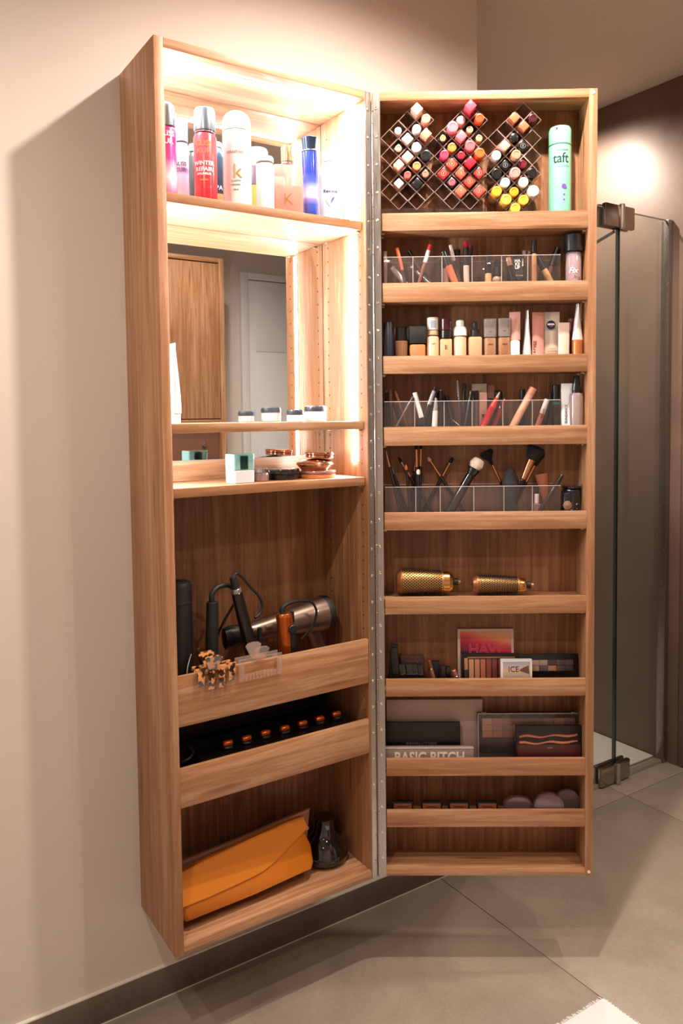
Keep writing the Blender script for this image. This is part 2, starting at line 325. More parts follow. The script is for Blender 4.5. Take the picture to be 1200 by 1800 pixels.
# ================================================================ the cabinet
cab = empty('wall_cabinet', (0, 0, 0), label='tall oak wall cabinet hung open, with lit mirror compartment and a shelved door', cat='cabinet')
zt = ZB + H; IN = T; YI = .1865
P('side_panel', (0, IN, 0, D, ZB, zt), OAKV, cab, .0005); P('side_panel', (W - IN, W - .0005, 0, D, ZB, zt), OAKV, cab, .0005)
P('top_panel', (IN, W - IN, 0, D, zt - T, zt - .0002), OAKH, cab, .0005); P('bottom_panel', (IN, W - IN, 0, D, ZB + .0002, ZB + T), OAKH, cab, .0005)
P('back_panel', (IN, W - IN, YI, D - .001, ZB + T, zt - T), OAKV_SHADED, cab, .0003)
P('lit_back_strip', (IN + .0005, W - IN - .0015, YI - .0048, YI - .0003, ZB + .9418, ZB + .9853), OAKH, cab, .0003)  # paler oak strip added to paint the back as lit below the mirror
MIR, nt, b_, N, L = nodes_mat('silvered_mirror'); b_.inputs['Metallic'].default_value = 1; b_.inputs['Roughness'].default_value = .004; b_.inputs['Base Color'].default_value = lin('eef0ee')
mr_ = MB().box(IN + .001, W - IN - .0015, YI - .004, YI - .0003, ZB + .987, zt - T - .001).build('mirror', MIR, cab)
MB().box(IN + .001, W - IN - .0015, YI - .0045, YI - .0005, ZB + .9855, ZB + .987).build('mirror_edge', mat('7c8884', .2), mr_)
MB().box(W - IN - .0014, W - IN - .0002, YI - .004, YI, ZB + .987, zt - T).build('mirror_gap', mat('1d1712', .6), mr_)
SH = [(1.4975, 1.5165, .013), (1.0505, 1.0690, .013), (.9225, .9415, .010)]
for z0, z1, r in SH: P('shelf', (IN + .0006, W - IN - .0012, r, YI - .005 if z0 > .93 else YI - .0005, ZB + z0, ZB + z1), OAKH, cab, .0005)
for z0, zl0, zl1 in ((.4655, .4655, .568), (.300, .300, .380)):
    P('shelf', (IN + .0006, W - IN - .0012, .0125, YI - .001, ZB + z0, ZB + z0 + .016), OAKH, cab, .0005)
    P('front_board', (IN + .0004, W - IN - .0010, .003, .012, ZB + zl0, ZB + zl1), OAKH, cab, .0005)
# shelf pins and rows of peg holes
PIN = mat('c9b8a2', .3, .8)
for z0, z1, r in SH:
    for x0, x1 in ((IN, IN + .009), (W - IN - .009, W - IN)):
        for y in (.024, .155): MB().rbox(x0, x1, y - .004, y + .004, ZB + z0 - .0045, ZB + z0 - .0002, .0008).build('shelf_pin', PIN, cab)
q = MB()
for xx, sg in ((IN, 1), (W - IN, -1)):
    for y in (.022, .158):
        z = .30
        while z < 1.75:
            if all(abs(z - (a + b_) / 2) > .02 for a, b_, _ in SH): q.cyl(.0023, -.0001, .0003, Matrix.Translation((xx, y, ZB + z)) @ Matrix.Rotation(R(90 * sg), 4, 'Y'), 8, .0001)
            z += .032
tag(q.build('peg_hole', mat('4a2c1c', .8), cab), kind='stuff')
# LED strips: along the top and down both sides of the lit part
LED = bpy.data.materials.new('led_light'); LED.use_nodes = True; bs = LED.node_tree.nodes['Principled BSDF']
bs.inputs['Base Color'].default_value = (1, 1, 1, 1); bs.inputs['Emission Color'].default_value = (.83, .91, 1.0, 1); bs.inputs['Emission Strength'].default_value = LED_STRENGTH
ALU = mat('d8d6d2', .3, .9)
def led(bx, body):
    p = MB().box(*bx).build('led_strip', LED, cab); MB().box(*body).build('led_profile', ALU, p)
YL0, YL1 = .047, .058
led((IN + .012, W - IN - .012, YL0, YL1, zt - T - .0028, zt - T - .0014), (IN + .010, W - IN - .010, YL0 - .002, YL1 + .002, zt - T - .0014, zt - T))
for x0, x1, b0, b1 in ((IN + .0014, IN + .0028, IN, IN + .0014), (W - IN - .0028, W - IN - .0014, W - IN - .0014, W - IN)):
    for za, zb in ((1.5185, 1.774), (1.0705, 1.490), (.975, 1.049)):
        led((x0, x1, YL0, YL1, ZB + za, ZB + zb), (b0, b1, YL0 - .002, YL1 + .002, ZB + za - .001, ZB + zb + .001))
# ---- piano hinge
hg = empty('piano_hinge', (W, 0, 0), parent=cab)
zb0, zb1 = ZB + .001, zt - .001
MB().box(-.0175, -.0035, -.0016, -.0002, zb0, zb1).build('body_leaf', STEEL, hg)
kn = MB(); z = zb0; i = 0
while z < zb1 - .02:
    kn.cyl(.0030 if i % 2 else .0027, z + .0004, z + .0255, Matrix.Translation((-.0002, -.0045, 0)), 10, .0003); z += .0262; i += 1
kn.build('knuckles', STEEL, hg)
scr = MB(); M0 = Matrix.Rotation(R(90), 4, 'X')
scr.lathe([(.0034, 0), (.0032, .0007), (.0018, .0014), (.0009, .0010)], M0, 12)
s0 = scr.build('screw', mat('e6e0d8', .15, 1), hg)
s0.location = (-.0105, -.0016, ZB + .04)
dh = empty('door', (W, 0, 0), -A, parent=cab)
n_s = 29
for i in range(n_s):
    z = ZB + .04 + i * .0614
    if i: link_copy(s0, hg, (-.0105, -.0016, z))
dl = MB().box(.0028, .0192, -.0016, -.0002, zb0, zb1).build('hinge_leaf', STEEL, dh)
for i in range(n_s): link_copy(s0, dl, (.0105, -.0016, ZB + .045 + i * .0614))
# ---- the door: an open box with shelves
TD = .0165
P('side_panel', (.0022, .0192, 0, DD + .019, ZB, zt), OAKV, dh, .0005); P('side_panel', (W - .0185, W, 0, DD + .019, ZB, zt), OAKV, dh, .0005)
P('top_panel', (.0192, W - .0185, 0, DD + .019, zt - T, zt - .0002), OAKH, dh, .0005); P('bottom_panel', (.0192, W - .0185, 0, DD + .019, ZB + .0002, ZB + TD), OAKH, dh, .0005)
P('back_panel', (.0192, W - .0185, DD, DD + .0185, ZB + TD, zt - T), OAKV_SHADED, dh, .0003)
LIPS = [(1.5345, 1.4956), (1.3795, 1.3364), (1.2153, 1.1756), (1.0546, 1.0119), (.8583, .8177), (.6622, .6224), (.4691, .4289), (.2805, .2398), (.1568, .1172)]
for k, (a, b_) in enumerate(LIPS):
    zs = b_ + (.0230 if k == 5 else 0)
    P('shelf', (.0198, W - .0190, .0100, DD, ZB + zs, ZB + zs + .010), OAKH, dh, .0004)
    P('front_board', (.0215, W - .0187, .0008, .0098, ZB + b_, ZB + a), OAKH, dh, .0005)
    for x0, x1 in ((.0192, .0275), (W - .0265, W - .0185)):
        for y in (.020, .060): MB().rbox(x0, x1, y - .004, y + .004, ZB + b_ - .0045, ZB + b_ - .0002, .0008).build('shelf_pin', PIN, dh)
SF = [ZB + b_ + .010 + (.0230 if k == 5 else 0) for k, (a, b_) in enumerate(LIPS)] + [ZB + TD]         # shelf floors of the door, top to bottom
for x, z in ((W - .009, zt - .009), (W - .009, ZB + .009)):
    q = MB(); q.lathe([(.0036, 0), (.0034, .0012), (.0015, .0014), (.0008, .0009)], Matrix.Translation((x, 0, z)) @ M0, 16); q.build('rubber_stop', mat('e0cfb8', .4), dh)

# ================================================================ builders for the small things
def M_at(fr, p): return fr.M @ Matrix.Translation(p)
def shape_profile(kind, r, z0, z1):
    h = z1 - z0; b = min(.0012, h * .3, r * .3)
    if kind == 'dome': return [(r - b, z0), (r, z0 + b)] + [(r * math.cos(a), z1 - min(r * .8, h * .8) + min(r * .8, h * .8) * math.sin(a)) for a in (R(0), R(20), R(40), R(60), R(78))] + [(r * .05, z1)]
    if kind == 'soft': q = min(r * .35, h * .4); return [(r - b, z0), (r, z0 + b), (r, z1 - q), (r - q * .3, z1 - q * .3), (r - q, z1)]
    if kind == 'shoulder': q = min(h * .35, r * 1.2); return [(r - b, z0), (r, z0 + b), (r, z1 - q), (r * .86, z1 - q * .45), (r * .55, z1)]
    if kind == 'taper': return [(r * .80 - b, z0), (r * .80, z0 + b), (r, z1 - b), (r - b, z1)]
    if kind == 'cone': return [(r - b, z0), (r, z0 + b), (r * .62, z1 - b), (r * .5, z1)]
    if kind == 'flare': return [(r * .86 - b, z0), (r * .86, z0 + b), (r * .9, z0 + h * .5), (r, z1 - b), (r - b, z1)]
    if kind == 'fluted': return [(r - b, z0)] + [(r * (1 if i % 2 else .97), z0 + b + (h - 2 * b) * i / 8) for i in range(9)] + [(r - b, z1)]
    return [(r - b, z0), (r, z0 + b), (r, z1 - b), (r - b, z1)]
TRAYS = []
def lift_(fr, x, floor):                        # things stand on the shelf, or on the base of the clear organiser there
    for f, xa, xb in TRAYS:
        if fr is DOOR and abs(f - floor) < 1e-6 and xa < x < xb: return floor + .0020
    return floor + .0003
def upright(fr, name, label, cat, u0, u1, d, floor, parts, group=None, yaw=0., vref=None, dep=None):
    """a thing standing on a shelf. parts: (part name, shape, v_top, v_bottom or None, width share, material[, depth share])"""
    vb = fr.px((fr.at((u0 + u1) / 2, 500, d).x, d, floor))[1]; vr = vref or vb
    pa, pb = fr.at(u0, vr, d), fr.at(u1, vr, d); um = (u0 + u1) / 2
    base = fr.at(um, vr, d); x = base.x; w_ = abs(pb.x - pa.x); floor = lift_(fr, x, floor)
    if fr is DOOR: k_ = w_ / 2 * max(p[4] for p in parts); x = min(max(x, .0202 + k_), W - .0193 - k_)
    root = empty(name, label=label, cat=cat, group=group, M=M_at(fr, (x, d, floor)) @ Matrix.Rotation(yaw, 4, 'Z'))
    out = {}
    for k, p in enumerate(parts):
        pn, sh, vt, vb_, ws, m = p[:6]; ds = p[6] if len(p) > 6 else None
        z1 = fr.at(um, vt, d).z - floor; z0 = 0 if vb_ is None else fr.at(um, vb_, d).z - floor
        r = w_ * ws / 2; q = MB(); dd = (ds if ds is not None else (dep or w_)) / 2
        if sh == 'box': q.rbox(-r, r, -dd, dd, z0, z1, min(.0012, r * .3, dd * .3))
        elif sh == 'rbox': q.rbox(-r, r, -dd, dd, z0, z1, min(r, dd) * .45)
        elif sh == 'sbox':
            e_ = min(r, dd) * .3; pts = [(sx_ * (r - e_) + e_ * math.cos(a), sy_ * (dd - e_) + e_ * math.sin(a)) for sx_, sy_, a0 in ((1, 1, 0), (-1, 1, 90), (-1, -1, 180), (1, -1, 270)) for a in [R(a0 + 15 * k_) for k_ in range(7)]]
            q.sections([[(x_ * f, y_ * f, z_) for x_, y_ in pts] for f, z_ in ((.96, z0), (1, z0 + .001), (1, z1 - .001), (.96, z1))])
        elif sh == 'crimp':                           # soft tube: round foot, flat pressed end
            secs = []
            for t in (0, .15, .4, .65, .85, .93, 1.0):
                f = max(1 - t * 1.08, .0); rx = r * (1.0 + .0 * t); ry = max(dd * f ** .7, .0007); secs.append([(rx * math.cos(a), ry * math.sin(a), z0 + (z1 - z0) * t) for a in [2 * math.pi * i / 24 for i in range(24)]])
            q.sections(secs)
        elif sh == 'edge':                            # the same tube seen from its narrow side
            secs = []
            for t in (0, .06, .3, .55, .8, .92, 1.0):
                f = max(1 - t, .0); rx = max(r * f ** .75, .0007); ry = dd * (.8 + .2 * t); secs.append([(rx * math.cos(a), ry * math.sin(a), z0 + (z1 - z0) * t) for a in [2 * math.pi * i / 24 for i in range(24)]])
            q.sections(secs)
        else:
            q.lathe(shape_profile(sh, r, z0, z1), None, 28, 1, (ds / (2 * r)) if ds else 1)
        out[pn] = q.build(pn, m, root)
        out[pn + '_r'] = r; out[pn + '_z'] = (z0, z1)
    root['_w'] = w_; del root['_w']
    return root, out, w_
def leaning(fr, name, label, cat, top, bot, d, floor, segs, group=None, d2=None, flat=1.0, spin=0.):
    """a stick leaning on a shelf. top and bot: directions of view of its two visible ends; d, d2 the depth at foot and head.
    segs from the top: (part, v_end or None, width in px at top, at bottom, material[, kind])"""
    d2 = d if d2 is None else d2
    a = fr.at(top[0], top[1], d2); b = fr.at(bot[0], bot[1], d)
    floor = lift_(fr, b.x, floor); t = (a.z - floor) / (a.z - b.z); foot = a + (b - a) * t; foot.y = max(min(foot.y, .076), .016) if fr is DOOR else foot.y
    ax = (a - foot); L_ = ax.length; axn = ax.normalized()
    mpp = (fr.at(top[0] + 10, top[1], d) - fr.at(top[0], top[1], d)).length / 10
    rb = segs[-1][3] * mpp / 2; lift = rb * math.sqrt(max(1 - axn.z ** 2, 0)) ; foot = foot + axn * (lift / max(axn.z, .3)); L_ = (a - foot).length
    rot = Vector((0, 0, 1)).rotation_difference(axn).to_matrix().to_4x4()
    root = empty(name, label=label, cat=cat, group=group, M=fr.M @ Matrix.Translation(foot) @ rot @ Matrix.Rotation(spin, 4, 'Z'))
    v0 = fr.px(foot)[1]; out = {}; z1 = L_; ve0 = top[1]
    for sg in segs:
        pn, ve, w0, w1, m = sg[:5]; kind = sg[5] if len(sg) > 5 else 'cyl'
        z0 = 0 if ve is None else L_ * (v0 - ve) / (v0 - top[1])
        r1, r0 = w0 * mpp / 2, w1 * mpp / 2; q = MB()
        if kind == 'cyl': q.cyl(r0, z0, z1, None, 16, .0006, 1, flat, 0, r1)
        elif kind == 'sq': q.rbox(-r0, r0, -r0 * flat, r0 * flat, z0, z1, min(.0012, r0 * .3))
        elif kind == 'point': q.lathe([(r0 * .9, z0), (r0, z0 + .0005), (r1, z1 - .001), (r1 * .4, z1)], None, 16)
        elif kind == 'hair': q.lathe([(r0 * .75, z0), (r0, z0 + (z1 - z0) * .35), (r1, z0 + (z1 - z0) * .75), (r1 * .8, z0 + (z1 - z0) * .93), (r1 * .3, z1)], None, 20, 1, flat)
        elif kind == 'fan': q.lathe([(r0 * .5, z0), (r0 * .8, z0 + (z1 - z0) * .3), (r1, z0 + (z1 - z0) * .8), (r1 * .9, z1)], None, 20, 1, .45)
        elif kind == 'crimp':
            q.sections([[(rx * math.cos(t_), ry * math.sin(t_), zz) for t_ in [2 * math.pi * i / 20 for i in range(20)]] for rx, ry, zz in ((r0, r0 * .9, z0), (r0 * .6 + r1 * .4, r0 * .7, z0 + (z1 - z0) * .4), (r1, .0012, z1 - .004), (r1, .0007, z1))])
        o = q.build(pn, m, root); out[pn] = o; z1 = z0
    return root, out
ACRGRP = None
def acrylic_tray(label, u0, u1, vtop, floor, divs):
    fr = DOOR; y0, y1 = .0125, .0795; x0 = max(fr.at(u0, vtop, y0).x, .0200); x1 = fr.at(u1, vtop, y0).x; h = fr.at(800, vtop, y0).z - floor; t = .0016
    TRAYS.append((floor, x0, x1)); root = empty('acrylic_organiser', label=label, cat='organiser', group='long clear acrylic organisers on the door shelves', M=M_at(fr, (0, 0, floor + .0002)))
    def pn(nm, *b): MB().rbox(*b, .0003).build(nm, ACR, root)
    pn('front_panel', x0, x1, y0, y0 + t, 0, h); pn('back_panel', x0, x1, y1 - t, y1, 0, h); pn('base_panel', x0, x1, y0 + t, y1 - t, 0, t)
    RIM = clear('fff6f0', .35, 1.4, .1)
    MB().box(x0, x1, y0 - .0001, y0 + t + .0001, h - .0012, h + .0001).build('front_rim', RIM, root); MB().box(x0, x1, y1 - t, y1, h - .0012, h + .0001).build('back_rim', RIM, root)
    for u in divs:
        x = fr.at(u, vtop + 20, y0).x
        dv = MB().box(x, x + t, y0 + t, y1 - t, t, h - .001).build('divider', ACR, root); MB().box(x - .0001, x + t + .0001, y0 + t, y0 + t + .002, t, h - .001).build('divider_edge', RIM, dv)
    for x in (x0, x1 - t): MB().box(x, x + t, y0 + t, y1 - t, t, h - .001).build('end_panel', ACR, root)
    return root

# ---------------------------------------------------------------- lipstick holders on the top door shelf
LZ = lambda cx, cy, d: DOOR.at(640 + cx / 2.857, 140 + cy / 2.857, d)
pitch = abs(LZ(487, 450, .02).x - LZ(442, 450, .02).x)
CELLS = {}
HOLD = [(127, 'left'), (395, 'middle'), (664, 'right')]
GRP_L = 'lipsticks pushed into the clear diamond holders'
for hx, side in HOLD:
    root = empty('lipstick_holder', label=f'{side} of the three clear acrylic lipstick holders with diamond cells', cat='lipstick holder', group='clear diamond lipstick holders', M=M_at(DOOR, (0, 0, SF[0] + .0003)))
    cells_ = CELLS.setdefault(side, []); zmin = 9; RIMM = clear('ffe9e0', .16, 1.45, .08)
    for c in range(5):
        for r_ in range(6):
            cy = [295, 250, 205, 160, 205][c] + 90 * r_
            if cy > 620 and not (c == 2 and side == 'right'): continue
            p = LZ(hx + 45 * c, cy, .02); x, z = LZ(hx + 45 * c, 400, .02).x, p.z - SF[0]
            s_ = pitch * math.sqrt(2) * .985 / 2; M = Matrix.Translation((x, 0, z)) @ Matrix.Rotation(R(45), 4, 'Y'); t = .0009
            if x - s_ * 1.414 < .0198: x = .0198 + s_ * 1.414; M = Matrix.Translation((x, 0, z)) @ Matrix.Rotation(R(45), 4, 'Y')
            cells_.append((x, z + SF[0], s_ - t))
            def ring(y, ro): return [M @ Vector(q) for q in ((-ro, y, -ro), (ro, y, -ro), (ro, y, ro), (-ro, y, ro))]
            q = MB(); a, b_, c_, d_ = ring(.020, s_), ring(.078, s_), ring(.078, s_ - t), ring(.020, s_ - t)
            vs = a + b_ + c_ + d_; fs = []
            for i in range(4):
                j = (i + 1) % 4; fs += [(i, j, 4 + j, 4 + i), (4 + i, 4 + j, 8 + j, 8 + i), (8 + i, 8 + j, 12 + j, 12 + i), (12 + i, 12 + j, j, i)]
            q._add([tuple(v) for v in vs], fs); cell = q.build('cell', ACR, root)
            q = MB(); a, b_, c_, d_ = ring(.0188, s_), ring(.0202, s_), ring(.0202, s_ - .0013), ring(.0188, s_ - .0010); q._add([tuple(v) for v in a + b_ + c_ + d_], fs); q.build('cell_rim', RIMM, cell)
            zmin = min(zmin, z - s_ * 1.414)
    xa, xb = max(LZ(hx - 38, 600, .02).x, .0208), LZ(hx + 215, 600, .02).x
    MB().rbox(xa, xb, .020, .078, 0, max(zmin + .004, .004), .001).build('foot', ACR, root)
ORD = ['topmost', 'second from the top', 'third from the top', 'fourth from the top', 'fifth from the top', 'sixth from the top', 'seventh from the top', 'eighth from the top', 'ninth from the top', 'tenth from the top', 'eleventh from the top', 'twelfth from the top',
       'eleventh from the bottom', 'tenth from the bottom', 'ninth from the bottom', 'eighth from the bottom', 'seventh from the bottom', 'sixth from the bottom', 'fifth from the bottom', 'fourth from the bottom', 'third from the bottom', 'second from the bottom', 'lowest']
# (x, y in holder grid units, column), shape, cap colour, case colour, size, reach, description
LS = {'left': [(0, 3, 's', 'eec6b4', 'e6a887', 1.0, -.006, 'pale pink square-capped'), (0, 4, 'r', 'f0aa85', 'd9a184', .85, -.002, 'peach round-capped'), (0, 1, 'r', 'f0dbd8', '6b1420', .68, .012, 'small wine-red case with white top'), (1, 3, 'r', 'e6dfda', '9b8a86', .85, .006, 'pearly silver round'), (1, 4, 's', 'e99a7c', 'd98f74', .95, .0, 'salmon square-capped'),
               (1, 2, 's', 'cbb2a1', 'a08a7a', 1.0, .012, 'taupe square flush'), (1, 1, 'r2', 'd9a98d', '1b1a22', .9, .013, 'nude bullet in dark navy case'), (2, 3, 'r', 'c9cdce', 'aeb0b2', .95, .012, 'silver-white round'), (2, 2, 's', 'e0b7a5', 'c49c8b', 1.0, .012, 'dusty pink square flush'), (2, 4, 'r', '1a1a1c', '121214', 1.0, .010, 'matt black round'),
               (3, 1, 's', 'ecb697', 'e6a985', .9, .002, 'light peach square'), (3, 3, 'r', 'e68a55', 'f0dfd2', .8, .012, 'orange bullet with white rim'), (3, 2, 'r', 'd4605a', '7b2a28', .68, .008, 'small brick-pink round'), (4, 4, 'r2', 'cf7d67', '191416', .9, .010, 'rose bullet in black case'), (4, 1, 's', 'efc4b4', 'e3b7a8', .85, .012, 'pale rose softly rounded'), (4, 3, 's', '161517', '0e0e10', .95, .010, 'glossy black square')],
      'middle': [(0, 3, 's', 'e8566a', 'd9485c', .95, -.010, 'long coral-pink square-capped'), (0, 4, 'r', 'f0502c', '1a1013', .85, .0, 'bright orange-red on black case'), (1, 2, 'r', 'e9a9a4', 'c8a48f', .88, .010, 'pale pink glossy round'), (1, 1, 'r', 'dd7d87', 'c98d8d', 1.05, .002, 'large rose rounded'), (1, 3, 'r', 'bfa37c', '8f7454', .66, .012, 'small beige-gold round'),
                 (1, 0, 'r2', 'e5a169', '171315', .8, .008, 'small orange bullet in black case'), (2, 2, 's', 'e8737c', 'd76570', .92, -.001, 'long pink square-capped'), (2, 4, 'r', 'b59c78', '8d7655', .66, .013, 'beige disc-topped round'), (2, 1, 'r', 'ee8445', 'f0d7c4', .85, .010, 'orange bullet with ivory rim'), (2, 3, 'r', 'd2646a', 'e6a0a0', .95, .006, 'translucent pink round'),
                 (3, 0, 'r', 'e0405f', '1d0f13', .85, .010, 'hot pink on black case'), (3, 2, 'r2', 'a92532', '14090b', 1.0, .010, 'embossed crimson in black case'), (3, 4, 'r', 'e8642f', 'd4552a', .92, .002, 'orange long round'), (3, 1, 's', 'bd4a33', '571a12', 1.0, .012, 'brick-red embossed square'), (3, 3, 's', 'e0283c', '2a0a0d', .92, .0, 'pure red square-capped'),
                 (4, 0, 's', 'a02a2c', '4a1012', 1.02, .012, 'dark red embossed square'), (4, 2, 's', 'c4573f', '5b1b14', 1.0, .012, 'copper-red embossed square'), (4, 4, 's', '9c3230', '1d0c0d', 1.0, .012, 'maroon embossed square'), (5, 1, 'r2', 'cf5a66', '1c1214', .95, .012, 'pink bullet in black square case'), (5, 3, 's', 'b8402f', '3b1110', 1.0, .012, 'rust-red embossed square'),
                 (6, 2, 's', 'cf5f4a', '6b241c', 1.0, .012, 'coral-red embossed square'), (6, 4, 's', 'c04a3c', '4f1814', 1.0, .012, 'tomato-red embossed square')],
      'right': [(1, 2, 's', 'c8714e', 'b8623f', .9, .004, 'copper square-capped'), (1, 3, 's', 'bf6a48', 'ae5a3a', .9, .006, 'bronze square-capped'), (0, 4, 'r', '3c1218', '2a0c10', .8, .008, 'dark plum round'), (1, 1.99, 'r', '131214', '0c0b0d', .9, .010, 'glossy black dome-topped'), (2, 1, 's', 'cda18f', 'b98f7f', .92, .004, 'pinkish beige square'), (2, 3, 's', '101012', '0a0a0c', 1.0, .010, 'black square with emblem'),
                (1, 0, 'r', 'eceae8', '5a4a46', .9, .010, 'white round'), (2, 2, 'r', 'c08b6d', 'b07a5e', .9, -.002, 'rose-gold slanted tube'), (3, 1, 's', '121114', '0c0b0d', .95, .012, 'black with round emblem'), (2, 4, 'r', '6b1026', '42101c', .8, .010, 'dark berry small round'), (3, 2, 'r', 'c58b83', 'b97a72', 1.0, .006, 'metallic rose faceted'), (2, 0, 'r', '131113', '0c0b0d', .95, .012, 'black round'),
                (3, 4, 'r', '0e1112', '08090a', .95, .010, 'black shiny round'), (4, 1, 'r', 'bfe0db', 'ded6cf', .9, .010, 'mint-white round'), (4, 3, 'r', 'cfc8c0', 'b4aca5', .95, .010, 'silver-grey round'), (4, 4, 'r', 'f0f0f2', 'e6e4e2', 1.05, .008, 'large white round'), (4, 0, 'r', 'e9ae35', 'd99a24', .95, .008, 'yellow round'),
                (5, 2, 'r', 'dd9b2b', 'b87a1e', .88, .012, 'amber round'), (5, 1, 'r', 'efbf4e', 'e0a636', 1.0, .004, 'long pale yellow round'), (5, 3, 'r', 'e9b840', 'd9a22e', .95, .008, 'golden yellow round'), (6, 2, 'r', 'efbc45', 'dba432', .95, .008, 'yellow half-hidden round')]}
# pixel centres of each cap, one list per holder, in the order above
LC = {'left': [(262, 148), (308, 197), (170, 255), (262, 250), (313, 268), (215, 298), (170, 345), (262, 340), (217, 387), (308, 380), (174, 425), (264, 432), (218, 477), (308, 472), (174, 520), (266, 520)],
      'middle': [(535, 128), (580, 192), (480, 208), (440, 245), (530, 250), (395, 293), (488, 282), (577, 293), (440, 340), (527, 335), (403, 375), (487, 378), (582, 365), (440, 423), (535, 412), (398, 470), (487, 468), (577, 468), (441, 513), (530, 510), (486, 558), (577, 558)],
      'right': [(752, 187), (800, 230), (848, 192), (750, 292), (706, 330), (793, 335), (658, 385), (768, 385), (706, 432), (796, 424), (754, 460), (662, 475), (836, 472), (704, 520), (795, 518), (840, 558), (660, 565), (750, 565), (706, 603), (797, 605), (750, 630)]}
USED = []
for side, its in LS.items():
    cs = LC[side]; order = sorted(range(len(cs)), key=lambda i: cs[i][1]); n_ = len(cs)
    for rank, i in enumerate(order):
        _, _, sh, cap, case, sz, df, desc = its[i]; cx, cy = cs[i]
        od = ORD[rank] if rank < 12 else ['lowest', 'second from the bottom', 'third from the bottom', 'fourth from the bottom', 'fifth from the bottom', 'sixth from the bottom', 'seventh from the bottom', 'eighth from the bottom', 'ninth from the bottom', 'tenth from the bottom', 'eleventh from the bottom'][n_ - 1 - rank]
        p = LZ(cx, cy, df); r = .0118 * sz
        ce = min(CELLS[side], key=lambda c: (c[0] - p.x) ** 2 + (c[1] - p.z) ** 2); a_, b_ = (p.x - ce[0] + p.z - ce[1]) / 1.41421, (p.z - ce[1] - p.x + ce[0]) / 1.41421
        lm = max(ce[2] - .0006 - (r * .86 if sh in ('s', 'r2') else r) - .0002, 0)
        a_ = max(-lm, min(lm, a_)); b_ = max(-lm, min(lm, b_)); p = Vector((ce[0] + (a_ - b_) / 1.41421, p.y, ce[1] + (a_ + b_) / 1.41421)); p.z = max(p.z, SF[0] + r + .0012); USED.append((side, round(ce[0], 3), round(ce[1], 3), desc))
        root = empty('lipstick', label=f'{desc} lipstick, {od} in the {side} clear holder', cat='lipstick', group=GRP_L, M=M_at(DOOR, (p.x, .076, p.z)) @ Matrix.Rotation(R(90), 4, 'X'))
        L_ = .076 - df; cm, bm2 = mat(cap, .25, 0, .4), mat(case, .25, 0, .4)
        # local z now runs out of the holder, towards the front
        def sec(r0, z0, z1, m, nm, kind, dome=False):
            q = MB()
            if kind == 's': q.rbox(-r0 * .86, r0 * .86, -r0 * .86, r0 * .86, z0, z1, r0 * .16, Matrix.Rotation(R(45), 4, 'Z'))
            elif dome: q.lathe([(r0 * .97, z0), (r0, z0 + .0005), (r0, z1 - r0 * .45), (r0 * .85, z1 - r0 * .16), (r0 * .5, z1 - r0 * .03), (r0 * .2, z1)], None, 20)
            else: q.lathe([(r0 * .97, z0), (r0, z0 + .0005), (r0, z1 - .0016), (r0 - .0004, z1 - .0005), (r0 - .0016, z1), (r0 * .62, z1), (r0 * .58, z1 - .0009), (r0 * .1, z1 - .0009)], None, 20)
            return q.build(nm, m, root)
        if sh == 'r2':
            sec(r, 0, L_ - .006, bm2, 'case', 's'); sec(r * .72, L_ - .006, L_, cm, 'bullet', 'r')
        else:
            cut = L_ - (.030 if sh == 's' else .024); sec(r * .96, 0, cut, bm2, 'case', sh); sec(r, cut, L_, cm, 'cap', sh, dome='dome' in desc or 'glossy' in desc)
            if 'embossed' in desc or 'emblem' in desc:
                q = MB(); N_ = 20
                q.lathe([(r * .50, L_ - .0002), (r * .50, L_ + .0005), (r * .40, L_ + .0005), (r * .40, L_ - .0002)], None, N_); q.rbox(-r * .12, r * .12, -r * .25, r * .25, L_ - .0002, L_ + .0005, .0001)
                q.build('emblem', mat('e0a08c' if 'embossed' in desc else '8c8886', .25, .4), root)
# green hair spray
HS = gradient_z('mint_can', [(0, '7fcfae'), (.5, '8ad6b6'), (1, '8fd8ba')], .28, 0, .4, scale=.24)
root, o, w_ = upright(DOOR, 'hairspray_can', 'mint green tall hairspray can with black lettering, beside the lipstick holders', 'spray can', 964, 1003, .046, SF[0],
    [('can', 'cyl', 259, None, 1.0, HS), ('collar', 'cyl', 257.5, 259, .93, mat('5f9c83', .4)), ('cap', 'soft', 224, 257.5, .99, mat('86d6b0', .3, 0, .3))], vref=340)
rr = o['can_r']; zf = lambda v: DOOR.at(983, v, .046).z - SF[0]
lettering('taft', .031, mat('173c36', .4), root, (-.004, 0, zf(284)), wrap=rr, bold=.0003, sx=.85); lettering('VOLUMEN', .0075, mat('63aa8e', .4), root, (.002, 0, zf(298)), wrap=rr, sx=.8); lettering('SCHWARZKOPF', .0045, mat('3c7c66', .4), root, (.0, 0, zf(270)), wrap=rr, sx=.8)
q = MB(); q.cyl(.0028, 0, .0006, Matrix.Translation((-.012, -rr * .86, zf(232))) @ M0, 14); q.build('nozzle_hole', BLACKM, root)
for v, r0 in ((333, .0056), (347, .0022), (356, .0022)):
    q = MB(); q.cyl(r0, 0, .0006, Matrix.Translation((.0030, -rr + .0001, zf(v))) @ M0, 20, .0001); q.build('dot', mat('6b4a9c', .4), root)

